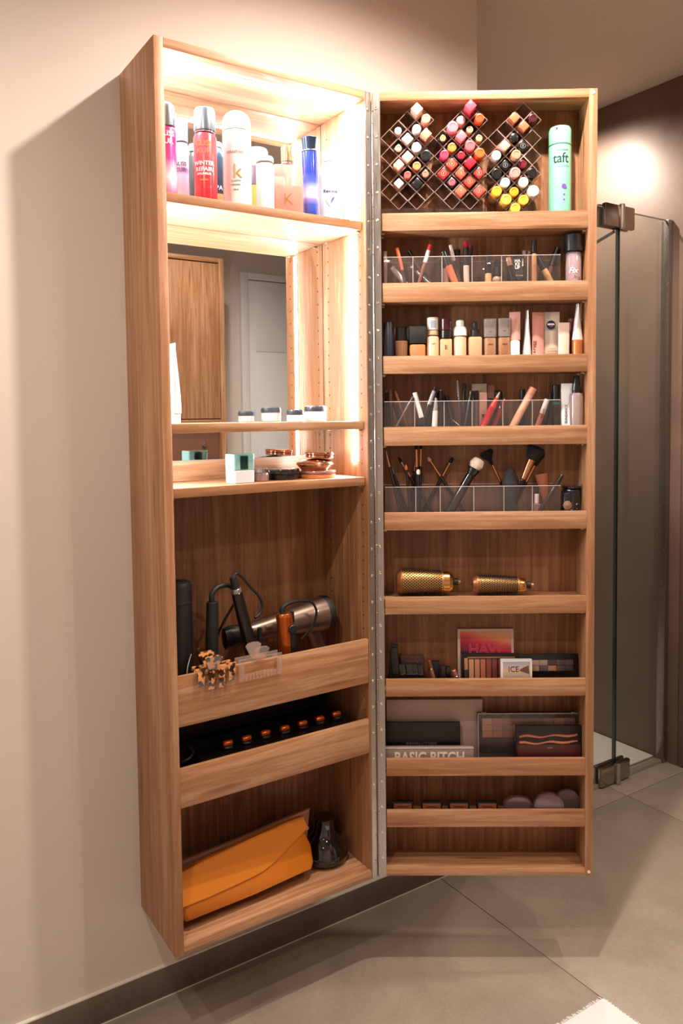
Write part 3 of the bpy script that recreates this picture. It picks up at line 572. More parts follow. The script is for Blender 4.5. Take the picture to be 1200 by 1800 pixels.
# ================================================================ door shelf 2: glosses, liners, concealers
F = SF[1]; GRP2 = 'glosses, liners and concealers on the second door shelf'
acrylic_tray('clear acrylic organiser holding lip glosses and liners on the second door shelf', 674, 985, 450, F, (725, 776, 829, 881, 927))
PK = lambda c, r=.3: mat(c, r, 0, .3)
CORAL, PALEP, BURG, RED = PK('ec6f50'), PK('e3b9ae'), PK('5a1f26'), PK('c51b22')
leaning(DOOR, 'lip_gloss', 'slim clear lip gloss with grey cap at the hinge end of the second door shelf', 'lip gloss', (677, 442), (677, 494), .03, F, [('cap', 458, 7, 7, PK('8a7f7c')), ('tube', None, 7, 7, PK('6a5552'))], GRP2)
leaning(DOOR, 'pencil', 'thick pearl-white eye pencil lying slantwise by the coral lip liner', 'pencil', (688, 470), (708, 494), .045, F, [('barrel', None, 9, 9, PK('d3cbc6'))], GRP2)
leaning(DOOR, 'lip_liner', 'coral lip liner with dark lower end, leaning at the hinge end', 'lip liner', (697.5, 436), (711, 494), .025, F, [('cap', 475, 6.5, 6.5, CORAL), ('barrel', None, 6, 6, PK('3a2a2b'))], GRP2)
leaning(DOOR, 'lip_liner', 'brown lip liner with small black cap leaning left of the white and red one', 'lip liner', (718, 441), (741, 480), .05, F, [('cap', 452, 7, 7, BLACK), ('barrel', None, 5.5, 5.5, PK('8c5f53'))], GRP2, d2=.06)
leaning(DOOR, 'lip_liner', 'white lip liner with red cap, leaning right', 'lip liner', (756, 430.5), (741, 480), .03, F, [('cap', 440, 7.5, 7.5, RED), ('sleeve', 462, 7.5, 7.5, PK('d9d4d2')), ('barrel', None, 6, 5.5, PK('8c5b55'))], GRP2)
leaning(DOOR, 'pencil', 'short dark grey pencil lying low under the white and red liner', 'pencil', (730, 478), (748, 494), .038, F, [('barrel', None, 9, 9, PK('4a4446'))], GRP2, d2=.05)
leaning(DOOR, 'pencil', 'short charcoal pencil lying low, right of its grey neighbour', 'pencil', (744, 480), (754, 494), .058, F, [('barrel', None, 8, 8, PK('3b3537'))], GRP2)
leaning(DOOR, 'lip_gloss', 'pale pink lip gloss with black cap standing straight beside the coral gloss', 'lip gloss', (782, 445), (783, 494), .06, F, [('cap', 472, 11, 11, BLACK), ('tube', None, 10, 10, PALEP)], GRP2)
leaning(DOOR, 'lip_gloss', 'bright coral lip gloss with slanting black cap', 'lip gloss', (779, 442), (798, 494), .028, F, [('cap', 467, 10, 11, BLACK), ('tube', None, 12, 13, CORAL)], GRP2)
leaning(DOOR, 'pencil', 'dark brown pencil with long white cap', 'pencil', (791, 431), (807, 494), .045, F, [('cap', 459, 6.5, 6.5, PK('dcdad9')), ('barrel', None, 5.5, 5.5, PK('4b3335'))], GRP2, d2=.045)
leaning(DOOR, 'lip_gloss', 'burgundy lip gloss with wide black cap behind the white-capped pencil', 'lip gloss', (803, 439), (805, 494), .066, F, [('cap', 452, 11, 11, BLACK), ('tube', None, 11, 11, BURG)], GRP2)
leaning(DOOR, 'lip_gloss', 'nude lip gloss with black collar and glossy red top', 'lip gloss', (818.5, 424.5), (819.5, 494), .030, F, [('cap', 435, 8, 8, PK('9c1320', .15)), ('collar', 467, 9, 9, BLACK), ('tube', None, 10, 10, PALEP)], GRP2)
leaning(DOOR, 'lip_gloss', 'dark red topped lip gloss leaning behind the nude one', 'lip gloss', (827, 432), (822, 494), .062, F, [('cap', 437, 9, 9, PK('7c1420')), ('tube', None, 9, 8, PK('1c1517'))], GRP2)
upright(DOOR, 'concealer', 'beige concealer tube with tall black cap in the fourth compartment', 'concealer', 852, 863.5, .030, F, [('tube', 'cyl', 481, None, 1, BEIGE), ('cap', 'cyl', 451.5, 481, .92, BLACK)], GRP2)
upright(DOOR, 'dropper_bottle', 'small beige dropper bottle with black bulb beside the concealer', 'bottle', 865, 879, .046, F, [('bottle', 'shoulder', 485, None, 1, PK('b59682')), ('collar', 'cyl', 470, 485, .9, BLACKM), ('bulb', 'dome', 456.5, 470, .6, BLACKM)], GRP2)
leaning(DOOR, 'foundation_stick', 'black stick with rose-gold cap leaning against the black printed tube', 'make-up stick', (892.5, 453), (902, 494), .026, F, [('cap', 467, 10, 10.5, mat('cfa28c', .25, .7)), ('barrel', None, 11, 12, BLACK)], GRP2)
root, o, w_ = upright(DOOR, 'primer_tube', 'flat black primer tube with white lettering', 'tube', 901, 921, .040, F, [('cap', 'cyl', 490, None, .7, BLACKM), ('tube', 'crimp', 449, 490, 1, PK('1f1d1f', .4))], GRP2, dep=.012)
for i, t_ in enumerate(('MA', 'KE', 'UP')): lettering(t_, .0095, PWHITE, root, (-.004, -.0068 + i * .0003, DOOR.at(905, 461 + i * 6, .04).z - F), bold=.0002)
lettering('FOREVER', .0042, PWHITE, root, (.008, -.0058, DOOR.at(905, 464, .04).z - F), ry=90, bold=.0001); lettering('PRO BASE', .004, PWHITE, root, (0, -.0068, DOOR.at(905, 487, .04).z - F))
upright(DOOR, 'sample_tube', 'small clear tube of gold fluid with silver end behind the black tube', 'tube', 917.5, 931, .066, F, [('tube', 'crimp', 446, None, .9, PK('a5835f', .2)), ('seal', 'box', 439.5, 447, 1, SILVER, .002)], GRP2, dep=.010)
upright(DOOR, 'lip_gloss', 'gold lip gloss with straight tall black cap, fifth compartment', 'lip gloss', 933.5, 943, .030, F, [('tube', 'cyl', 446, None, 1, mat('bb8e63', .2, .3, .5)), ('cap', 'cyl', 422, 446, 1.02, BLACK)], GRP2)
leaning(DOOR, 'lip_gloss', 'gold lip gloss with black cap leaning left in the fifth compartment', 'lip gloss', (944, 452), (966, 494), .042, F, [('cap', 474, 10, 11, BLACK), ('tube', None, 12, 13, mat('c49c74', .2, .2, .5))], GRP2)
leaning(DOOR, 'lip_gloss', 'clear lip gloss with long black cap leaning right', 'lip gloss', (980, 436), (963.5, 482), .060, F, [('cap', 468, 11, 11, BLACK), ('tube', None, 8, 8, PK('a07058'))], GRP2)
root, o, w_ = upright(DOOR, 'setting_spray', 'large clear setting spray with big black cap by the door edge', 'spray bottle', 1001, 1033, .037, F, [('bottle', 'soft', 443, None, .86, clear('e6d3d8', .30, 1.5, .05)), ('liquid', 'cyl', 452, None, .80, PK('a88890', .1)), ('cap', 'cyl', 413, 443, 1.06, mat('141418', .3, 0, .3))], vref=470)
lettering('Fix', .017, PWHITE, root, (-.006, 0, DOOR.at(1015, 478, .037).z - F), wrap=o['bottle_r'] + .0004, shear=.3, bold=.0002); lettering('Prep', .011, mat('b9a27f', .3, .6), root, (.004, 0, DOOR.at(1015, 489, .037).z - F), wrap=o['bottle_r'] + .0004, shear=.3)

# ================================================================ door shelf 3: foundations and tubes
F = SF[2]; GRP3 = 'foundation bottles and cream tubes on the third door shelf'; PEACH = PK('dba57c', .2)
def up3(name, label, cat, u0, u1, d, parts, **k): return upright(DOOR, name, label, cat, u0, u1, d, F, parts, GRP3, **k)
up3('cosmetic_tube', 'dark navy cylinder tube at the hinge end of the third door shelf', 'tube', 674.5, 692.5, .034, [('tube', 'soft', 565.5, None, 1, mat('1b2030', .35, 0, .3))])
up3('foundation_bottle', 'brown-tinted foundation bottle with round black cap', 'bottle', 693.5, 717, .036, [('bottle', 'taper', 600, None, 1, mat('8a6045', .12, 0, .6)), ('cap', 'cyl', 575.5, 600, .83, BLACK)])
up3('foundation_bottle', 'square tan foundation bottle with square matt black cap', 'bottle', 719, 748, .036, [('bottle', 'rbox', 605, None, .97, mat('b77a4e', .2, 0, .5)), ('cap', 'box', 574, 604.5, 1, BLACKM)], dep=.026)
root, o, w_ = up3('foundation_bottle', 'ivory foundation with tall beige cap carrying a barcode label', 'bottle', 750, 771.5, .038, [('bottle', 'soft', 591, None, 1, mat('dab48c', .25, 0, .5)), ('neck', 'cyl', 581.5, 590, .92, mat('c2a47c', .3)), ('cap', 'cyl', 558.5, 581, .92, mat('ddd0bd', .3, 0, .3))])
q = MB(); zl, zh = DOOR.at(760, 580, .038).z - F, DOOR.at(760, 562, .038).z - F; rr = o['cap_r']
q.sections([[(ro * math.sin(a), -ro * math.cos(a), z) for a in ([R(-45 + 9 * i) for i in range(11)]) for ro in (rr + .0003,)] + [(ro * math.sin(a), -ro * math.cos(a), z) for a in ([R(45 - 9 * i) for i in range(11)]) for ro in (rr - .0002,)] for z in (zl, zh)])
lb = q.build('barcode_label', PWHITE, root)
for i in range(6): MB().box(-.006, .006, -rr - .0005, -rr + .0006, zl + .004 + i * .0028, zl + .0055 + i * .0028).build('bar', mat('7f8a96', .5), lb)
lettering('LIFT', .0055, PRINT, root, (0, 0, DOOR.at(760, 606, .038).z - F), wrap=o['bottle_r'] + .0002); 
up3('foundation_bottle', 'peach foundation with dark wine-red over black cap', 'bottle', 773, 794, .036, [('bottle', 'rbox', 595.5, None, 1, PEACH), ('cap', 'cyl', 581, 595, .95, BLACK), ('cap_top', 'cyl', 561, 581, .97, mat('43151b', .2, 0, .4))], dep=.022)
lettering('FIT', .008, PRINT, bpy.data.objects['foundation_bottle.003'], (0, -.0113, DOOR.at(783, 611, .036).z - F), ry=-90, bold=.0002)
up3('pump_bottle', 'clear peach foundation bottle with domed white pump', 'bottle', 796, 820.5, .037, [('bottle', 'soft', 591, None, .92, mat('e0b594', .1, 0, .8)), ('pump', 'dome', 571, 591, .98, WHITE), ('spout', 'soft', 563, 577, .58, WHITE)])
up3('dropper_bottle', 'squat beige bottle with black dropper on the third shelf', 'bottle', 822.5, 846.5, .037, [('bottle', 'rbox', 592, None, 1, mat('cf9f78', .2, 0, .5)), ('collar', 'fluted', 579, 592, .62, BLACKM), ('bulb', 'dome', 565, 579.5, .36, BLACKM)], dep=.024)
for i, (u0, u1, vt, vm, c, lab) in enumerate([(849, 872, 560, 593.5, 'c79467', 'tan foundation bottle with clear silver-lined cap, left of its twin'), (873.5, 896.5, 559, 592.5, 'c08a63', 'foundation bottle with silver-white cap, right of its twin')]):
    root, o, w_ = up3('foundation_bottle', lab, 'bottle', u0, u1, .036, [('bottle', 'rbox', vm, None, .86, mat(c, .2, 0, .5)), ('glass_shell', 'rbox', vm, None, 1, clear('f3ece6', .05)), ('cap', 'box', vt + 1.5, vm - .5, .84, mat('cfcac8', .2, .5)), ('cap_shell', 'box', vt, vm, .98, clear('f3ece6', .08))], dep=.021)
    lettering('teint', .006, PRINT, root, (0, -.0109, DOOR.at(860, 606, .036).z - F)); lettering('mat', .005, mat('4a3a3a', .4), root, (0, -.0109, DOOR.at(860, vm - 10, .036).z - F))
PINKW = gradient_z('pink_to_white', [(0, 'f3ece8'), (.30, 'efe2dc'), (.45, 'd89f92'), (1, 'cf8f84')], .3, scale=.075)
root, o, w_ = up3('cream_tube', 'dusty pink flat tube with white foot, first of the standing tubes', 'cream tube', 895, 914, .036, [('cap', 'soft', 598, None, .9, WHITE), ('tube', 'crimp', 548.5, 598, 1, PK('cf988c'))], dep=.018, yaw=-.2)
up3('cream_tube', 'plain white tube seen edge-on, narrowing to a point', 'cream tube', 916.5, 935, .042, [('tube', 'edge', 546, None, 1, PK('e9e5e0'))], dep=.03)
root, o, w_ = up3('cream_tube', 'pink and white tube with dark lettering running up its side', 'cream tube', 934, 956.5, .038, [('tube', 'crimp', 549, None, 1, PINKW)], dep=.018, yaw=.22)
lettering('PARADISE', .0115, mat('8b4a2c', .3, .3), root, (-.0095, -.0052, .038), ry=-90, rz=0, bold=.0003)
TANW = gradient_z('tan_fade', [(0, 'b9845f'), (.25, 'c49a7a'), (.5, 'cdb8a2'), (1, 'cfc3b3')], .35, scale=.09)
root, o, w_ = up3('cream_tube', 'beige face-cream tube with round navy emblem and white lettering', 'cream tube', 955.5, 983, .046, [('tube', 'crimp', 548.5, None, 1, TANW)], dep=.017)
ze = DOOR.at(966, 571.5, .04).z - F
q = MB(); q.cyl(.0103, 0, .0012, Matrix.Translation((-.0035, -.0060, ze)) @ M0, 30, .0002); em = q.build('emblem', mat('17173a', .3), root)
lettering('NIVEA', .0058, PWHITE, root, (-.0035, -.00735, ze + .0012), bold=.00035); lettering('SUN', .0035, mat('d98a80', .4), root, (-.0035, -.00735, ze - .0035))
for i, (tx, sz) in enumerate((('UV Face', .0035), ('Q10 ANTI-AGE', .0034), ('PROTECTION', .0038), ('TINTED', .0032), ('medium 50+', .0032))): lettering(tx, sz, mat('6b4a3a', .5), root, (0, -.0080 - .0004 * i, .045 - i * .0065))
root, o, w_ = up3('cream_tube', 'short pale rose tube with a pink flower print', 'cream tube', 980.5, 1000, .032, [('tube', 'crimp', 567, None, 1, PK('dcc0b2'))], dep=.016)
q = MB()
for i in range(5): q.cyl(.0026, 0, .0008, Matrix.Translation((.0035 + .003 * math.cos(i * 1.257), -.0062, .026 + .003 * math.sin(i * 1.257))) @ M0, 12, .0001)
q.build('flower_print', mat('b56a78', .4), root)
up3('cosmetic_tube', 'dark rose tube half hidden behind the flower-print tube', 'tube', 997, 1007, .062, [('tube', 'soft', 566, None, 1, PK('7c4440')), ('cap', 'soft', 560, 566, 1, PK('a56a60'))])
up3('cream_tube', 'tall white tube with copper-orange foot, beside the door edge', 'cream tube', 1005.5, 1025, .036, [('cap', 'cyl', 597.5, None, .98, mat('b06d38', .3, .2, .4)), ('tube', 'edge', 534, 597.5, 1, PK('e6e0da'))], dep=.022)

# ================================================================ door shelf 4: mascaras and pens
F = SF[3]; GRP4 = 'mascaras, pens and boxes on the fourth door shelf'
acrylic_tray('clear acrylic organiser holding mascaras and pens on the fourth door shelf', 675, 985, 704.5, F, (728, 780, 829, 883, 935))
def ln4(name, label, cat, a, b, d, segs, **k): return leaning(DOOR, name, label, cat, a, b, d, F, segs, GRP4, **k)
ln4('mascara', 'black mascara with grey tip at the hinge end of the fourth shelf', 'mascara', (679.5, 685), (680, 748), .045, [('tip', 690, 5.5, 6, PK('6f6a6c')), ('barrel', None, 6.5, 6.5, BLACK)])
ln4('mascara', 'dark bronze patterned mascara, second from the hinge', 'mascara', (686, 684), (688, 748), .030, [('cap', 716, 6, 6, mat('6a4c42', .25, .5)), ('barrel', None, 6, 6, mat('231c1d', .3))])
ln4('pencil', 'rose-gold pencil leaning left of the thin silver one', 'pencil', (694, 687), (715, 748), .060, [('barrel', None, 6, 6, mat('b5806a', .3, .5))])
ln4('eyeliner', 'black eyeliner with silver dash lying low near the hinge', 'eyeliner', (690, 706), (706, 748), .045, [('cap', 730, 5.5, 5.5, BLACK), ('barrel', None, 7, 7, BLACKM)])
ln4('tweezers', 'thin silver stick leaning right', 'stick', (725.5, 697), (699, 745), .0245, [('blade', None, 3.5, 4.5, mat('9c8f92', .25, .8))])
ln4('eyeliner', 'glossy white pen leaning left with black end', 'pen', (728.5, 690), (742, 740), .030, [('cap', 734, 7.5, 9, WHITE), ('barrel', None, 8.5, 8.5, BLACK)])
ln4('eyeliner', 'black pen with silver-white band leaning right, tallest in its compartment', 'pen', (765, 680), (741, 748), .034, [('tip', 687, 6, 7, BLACK), ('band', 711, 7, 8, mat('b9b4b4', .25, .3)), ('barrel', None, 9, 9, BLACK)])
ln4('eyeliner', 'thick black pen leaning beside the silver-banded one', 'pen', (767, 689), (752, 748), .056, [('barrel', None, 10, 10, BLACK)])
ln4('mascara', 'white bullet-shaped mascara with grey tapering top', 'mascara', (766, 699), (763.5, 748), .024, [('tip', 722, 4, 8.5, PK('9b9698'), 'point'), ('barrel', None, 9.5, 10, WHITE)])
ln4('mascara', 'straight black mascara with silver end disc', 'mascara', (774, 685), (774, 748), .046, [('disc', 687, 7.5, 7.5, SILVER), ('barrel', None, 8.5, 8.5, BLACK)])
ln4('mascara', 'black mascara leaning left in the third compartment', 'mascara', (784, 696), (796, 748), .060, [('cap', 703, 9, 9, BLACK), ('barrel', None, 10, 10, PK('2d2327'))])
ln4('eyeliner', 'silver-capped slim pen leaning left, high in the third compartment', 'pen', (804, 669), (809, 748), .046, [('clip', 672, 5, 5.5, GOLD), ('cap', 699, 5.5, 5.5, mat('8f8788', .18, .8)), ('ring', 703, 4, 4, SILVER), ('barrel', None, 4, 3.5, PK('54424a'))])
ln4('mascara', 'tall straight black mascara right of the silver-capped pen', 'mascara', (816, 674), (814.5, 748), .060, [('barrel', 704, 7, 7, BLACK), ('base', None, 9, 9, PK('3a2b31'))])
ln4('eyeliner', 'black pen leaning right against the grey packet', 'pen', (829, 687), (818, 748), .034, [('barrel', None, 8, 9, BLACK)])
ln4('lash_comb', 'thin grey metal comb lying low in the third compartment', 'comb', (795, 738), (806, 748), .024, [('handle', None, 3, 3, SILVER)])
def up4(name, label, cat, u0, u1, d, parts, **k): return upright(DOOR, name, label, cat, u0, u1, d, F, parts, GRP4, **k)
up4('carton', 'pale grey small carton standing at the back of the fourth compartment', 'carton', 828.5, 854.5, .066, [('box', 'box', 674.5, None, 1, PK('b9aaa3', .6))], dep=.016)
up4('mascara', 'black mascara in front of the pale grey carton', 'mascara', 832, 841, .048, [('cap', 'cyl', 686.5, 705, 1, BLACK), ('barrel', 'cyl', 705, None, 1, PK('6d6068'))])
root, o, w_ = up4('carton', 'narrow pinkish carton with black lettering running down it', 'carton', 841.5, 855, .050, [('box', 'box', 690, None, 1, PK('c9a090', .5))], dep=.014)
lettering('MOIST VISION', .0095, PRINT, root, (-.001, -.0072, .028), ry=90, bold=.0003)
up4('carton', 'dusty pink small carton behind the red gloss', 'carton', 855.5, 868, .067, [('box', 'box', 677, None, 1, PK('9c6a62', .6)), ('band', 'box', 700, None, 1.02, PK('241c1e', .6), .0125)], dep=.012)
up4('compact_brush', 'round black domed pot behind the red lip gloss', 'pot', 868, 883, .064, [('pot', 'dome', 686, None, 1, BLACKM)])
ln4('lip_gloss', 'bright red lip gloss tapering to a thin clear tip, leaning right', 'lip gloss', (878, 689), (850, 748), .028, [('tip', 700, 2.5, 6, PK('d9b3ae'), 'point'), ('neck', 716, 8, 12, PK('c92a1c', .15)), ('tube', None, 12, 14, mat('b5121d', .12, 0, .8))])
ln4('lip_gloss', 'rose-red lip gloss with gold tip leaning behind the bright red one', 'lip gloss', (887, 700), (868, 748), .046, [('tip', 705, 3, 4, GOLD), ('tube', None, 9, 10, mat('9c2530', .12, 0, .8))])
ln4('concealer', 'thick peach tube with brown edge, leaning right across a compartment', 'tube', (937, 682), (902, 748), .030, [('cap', 694, 13, 13, mat('d79a78', .35)), ('barrel', None, 13, 13.5, mat('e0ad90', .35, 0, .2))])
ln4('mascara', 'black mascara standing behind the thick peach tube', 'mascara', (918, 684), (917, 748), .064, [('cap', 702, 10, 10, BLACK), ('barrel', None, 10, 10, PK('181417'))])
ln4('lip_gloss', 'small black gloss leaning left, right of the peach tube', 'lip gloss', (922, 722), (928, 748), .046, [('barrel', None, 7, 8, PK('33282c'))])
root, o = ln4('concealer', 'small silver and brown tube with a barcode label, leaning right', 'tube', (961, 702), (945, 748), .026, [('barrel', 727, 9, 9.5, PK('cfc6c2')), ('base', None, 9.5, 10, PK('9c6252'))])
lettering('LOT 4151', .0055, PRINT, root, (0, -.0062, .058), ry=90, bold=.0002)
ln4('mascara', 'dark slanted mascara behind the barcode tube', 'mascara', (968, 692), (957, 748), .064, [('barrel', None, 9, 10, BLACKM)])
up4('mascara', 'black mascara with turquoise ring', 'mascara', 969, 983, .044, [('barrel', 'cyl', 712, None, 1, BLACK), ('ring', 'cyl', 706.5, 712, 1.03, mat('1f7c8c', .2, .4)), ('cap', 'cyl', 676, 706.5, .86, BLACK)])
BLUEW = gradient_z('white_blue', [(0, 'f1efec'), (.35, 'efedf0'), (1, 'e8e8ee')], .35, scale=.08)
root, o, w_ = up4('cream_tube', 'white cream tube with a blue stripe and pressed top end', 'cream tube', 985.5, 1009, .034, [('tube', 'crimp', 674, None, 1, BLUEW)], dep=.02)
q = MB(); q.prism([(.003, .04), (.0065, .04), (.0095, .088), (.0045, .084)], -.0072, -.0062); q.build('blue_stripe', mat('2a5fae', .3), root); lettering('SUNDANCE', .008, mat('5a4f62', .4), root, (-.0055, -.0082, .058), ry=-90, bold=.0002)
up4('spray_bottle', 'mauve-grey spray bottle with tapered black top by the door edge', 'spray bottle', 1007, 1031.5, .031, [('bottle', 'soft', 690, None, 1, mat('8c7772', .25, 0, .4)), ('collar', 'cyl', 686, 691, .62, BLACK), ('cap', 'cone', 660.5, 687, .68, BLACK)], vref=720)

# ================================================================ door shelf 5: brushes
F = SF[4]; GRP5 = 'make-up brushes on the fifth door shelf'
acrylic_tray('clear acrylic organiser holding the make-up brushes', 676, 985, 855, F, (730, 773, 832, 885, 935))
BR = mat('1a1211', .95, bump=1.0); BRW = mat('e6cfbc', .9, bump=1.0); CU = mat('d79a70', .2, 1); HND = mat('0e0c0d', .2, 0, .6)
def br(label, a, b, d, segs, **k): return leaning(DOOR, 'makeup_brush', label, 'make-up brush', a, b, d, F, segs, GRP5, **k)
br('thin brush with long rose metal neck nearest the hinge', (678, 793), (703, 898), .026, [('ferrule', 821, 2.5, 4, mat('c69a84', .25, .8)), ('handle', None, 5, 6, HND)])
br('plain black brush handle second from the hinge', (689, 823), (713, 898), .045, [('ferrule', 833, 3, 4, mat('8c7a70', .3, .8)), ('handle', None, 5, 6.5, HND)])
br('slanting eye brush with black tuft and copper neck, left of the tall pair', (700, 804), (757, 896), .052, [('bristles', 812, 4, 6, BR, 'hair'), ('ferrule', 838, 4.5, 5, CU), ('handle', None, 5.5, 6.5, HND)])
br('short upright brush with orange-gold tip', (713, 817), (722, 898), .034, [('bristles', 826, 3, 6, mat('c07c48', .8), 'hair'), ('handle', None, 4.5, 8, HND)])
br('tall straight brush with copper neck, left of the two tallest', (731.5, 783), (734, 898), .045, [('bristles', 790, 6, 7, BR, 'hair'), ('ferrule', 821, 5, 5.5, CU), ('handle', None, 6.5, 8, HND)])
br('tall straight brush with copper neck, right of the two tallest', (739.5, 783), (737, 898), .064, [('bristles', 789, 6, 6, BR, 'hair'), ('ferrule', 820, 4.5, 5, CU), ('handle', None, 6, 6.5, HND)])
br('small round cream-tipped brush before the two tallest', (735, 825), (735.5, 898), .024, [('bristles', 834, 6, 7, BRW, 'hair'), ('handle', None, 4, 4, HND)])
br('small gold-necked brush leaning right beside the tall pair', (730, 812), (720, 898), .070, [('ferrule', 828, 3, 4, CU), ('handle', None, 5, 5, HND)])
br('cream-tipped copper brush leaning left, crossing another', (752, 804), (813, 897), .060, [('bristles', 810, 4.5, 6.5, BRW, 'hair'), ('ferrule', 837, 4.5, 5, CU), ('handle', None, 5.5, 7.5, HND)])
br('black-tipped copper brush leaning right, crossing the cream one', (795.5, 804), (745, 897), .072, [('bristles', 813, 5, 8, BR, 'hair'), ('ferrule', 837, 4.5, 5.5, CU), ('handle', None, 5.5, 7.5, HND)])
br('large black kabuki brush with wide cream head', (843, 806), (791, 898), .036, [('bristles', 823, 22, 25, BRW, 'hair'), ('cup', 834, 24, 17, BLACK), ('handle', None, 15, 19, HND)])
br('slim silver and black brush leaning right beside the kabuki brush', (821, 830), (791, 898), .075, [('ferrule', 858, 2.5, 3, mat('a98b80', .2, .9)), ('handle', None, 4, 5, HND)])
br('black fan brush with copper neck leaning left', (853, 793), (904, 897), .070, [('bristles', 817, 25, 9, BR, 'fan'), ('ferrule', 847, 4.5, 6, CU), ('handle', None, 6, 6, HND)])
br('big fluffy black powder brush with wide copper neck', (944, 784), (896, 897), .036, [('bristles', 808, 34, 26, BR, 'hair'), ('ferrule', 842, 15, 10, CU), ('collar', 846, 9, 8, BLACK), ('handle', None, 6, 5.5, HND)])
br('second fluffy black brush with narrow copper neck, right of the big one', (951, 792), (900, 897), .066, [('bristles', 818, 20, 14, BR, 'hair'), ('ferrule', 847, 8, 7, CU), ('handle', None, 6, 6, HND)])
def make_sponge():
    ctr = DOOR.at(897, 862, .042); root = empty('blending_sponge', label='black teardrop blending sponge between the brushes', cat='sponge', M=M_at(DOOR, (ctr.x, .042, F + .0022)))
    mpp = .00131; r = 16 * mpp; h = DOOR.at(897, 823, .042).z - F
    q = MB(); q.lathe([(r * .35, 0), (r * .55, h * .10), (r * .62, h * .3), (r * .7, h * .45), (r * .97, h * .62), (r * .92, h * .75), (r * .6, h * .9), (r * .25, h * .98), (.001, h)], None, 28, 1, .9); q.build('sponge', mat('201c1d', .75, bump=.5), root)
make_sponge()
leaning(DOOR, 'cream_tube', 'copper-pink translucent tube standing on its narrow cap among the brushes', 'cream tube', (951, 833), (960, 897), .064, F, [('tube', 882, 22, 9, mat('a85f48', .25, 0, .5), 'crimp'), ('cap', None, 9, 9, mat('8a4c30', .3))], GRP5)
upright(DOOR, 'nail_polish', 'small bottle with silver-white neck and black cap, behind the black pencil', 'bottle', 935.5, 950, .036, F, [('bottle', 'rbox', 885, None, 1, mat('7c5b5c', .15, 0, .6)), ('neck', 'cyl', 868, 885, .55, mat('c9b9b9', .25)), ('cap', 'cyl', 855, 868, .5, BLACK)], GRP5)
leaning(DOOR, 'eyeliner', 'long black pencil leaning right at the end of the organiser', 'pencil', (988, 835), (949, 898), .024, F, [('cap', 846, 7, 7.5, BLACK), ('barrel', None, 7.5, 7.5, mat('1b1718', .12, 0, .9))], GRP5)
root, o, w_ = upright(DOOR, 'dark_jar', 'dark blue-black jar with pale flower ornament at the door edge', 'jar', 998, 1031, .050, F, [('jar', 'soft', 858, None, 1, mat('0d1219', .15, 0, .7)), ('lid', 'cyl', 853.5, 858, .95, mat('111922', .15, 0, .7))], vref=880)
q = MB()
for i in range(16):
    a = random.uniform(-.5, .45); z = random.uniform(.018, .046); rr = o['jar_r']; q.cyl(random.uniform(.0008, .0022), 0, .0008, Matrix.Translation((rr * math.sin(a), -rr * math.cos(a) + .0002, z)) @ M0, 8, .0001)
q.build('flower_ornament', mat('8d9498', .3, .3), root)
root, o, w_ = upright(DOOR, 'dark_pot', 'small dark pot with a carved rose medallion in front of the dark jar', 'pot', 986.5, 1003, .026, F, [('pot', 'soft', 866, None, .9, mat('0f1318', .2, 0, .6))], vref=880)
q = MB(); zc = DOOR.at(995, 888, .02).z - F
for i in range(12): q.cyl(.0028, 0, .0012, Matrix.Translation((.0075 * math.cos(i * .5236), -.0105, zc + .0075 * math.sin(i * .5236))) @ M0, 10, .0003)
q.cyl(.0075, 0, .0016, Matrix.Translation((0, -.0105, zc)) @ M0, 20, .0005); q.cyl(.004, 0, .003, Matrix.Translation((0, -.0105, zc)) @ M0, 16, .0008); q.build('rose_medallion', mat('8f6d5c', .4, .4), root)

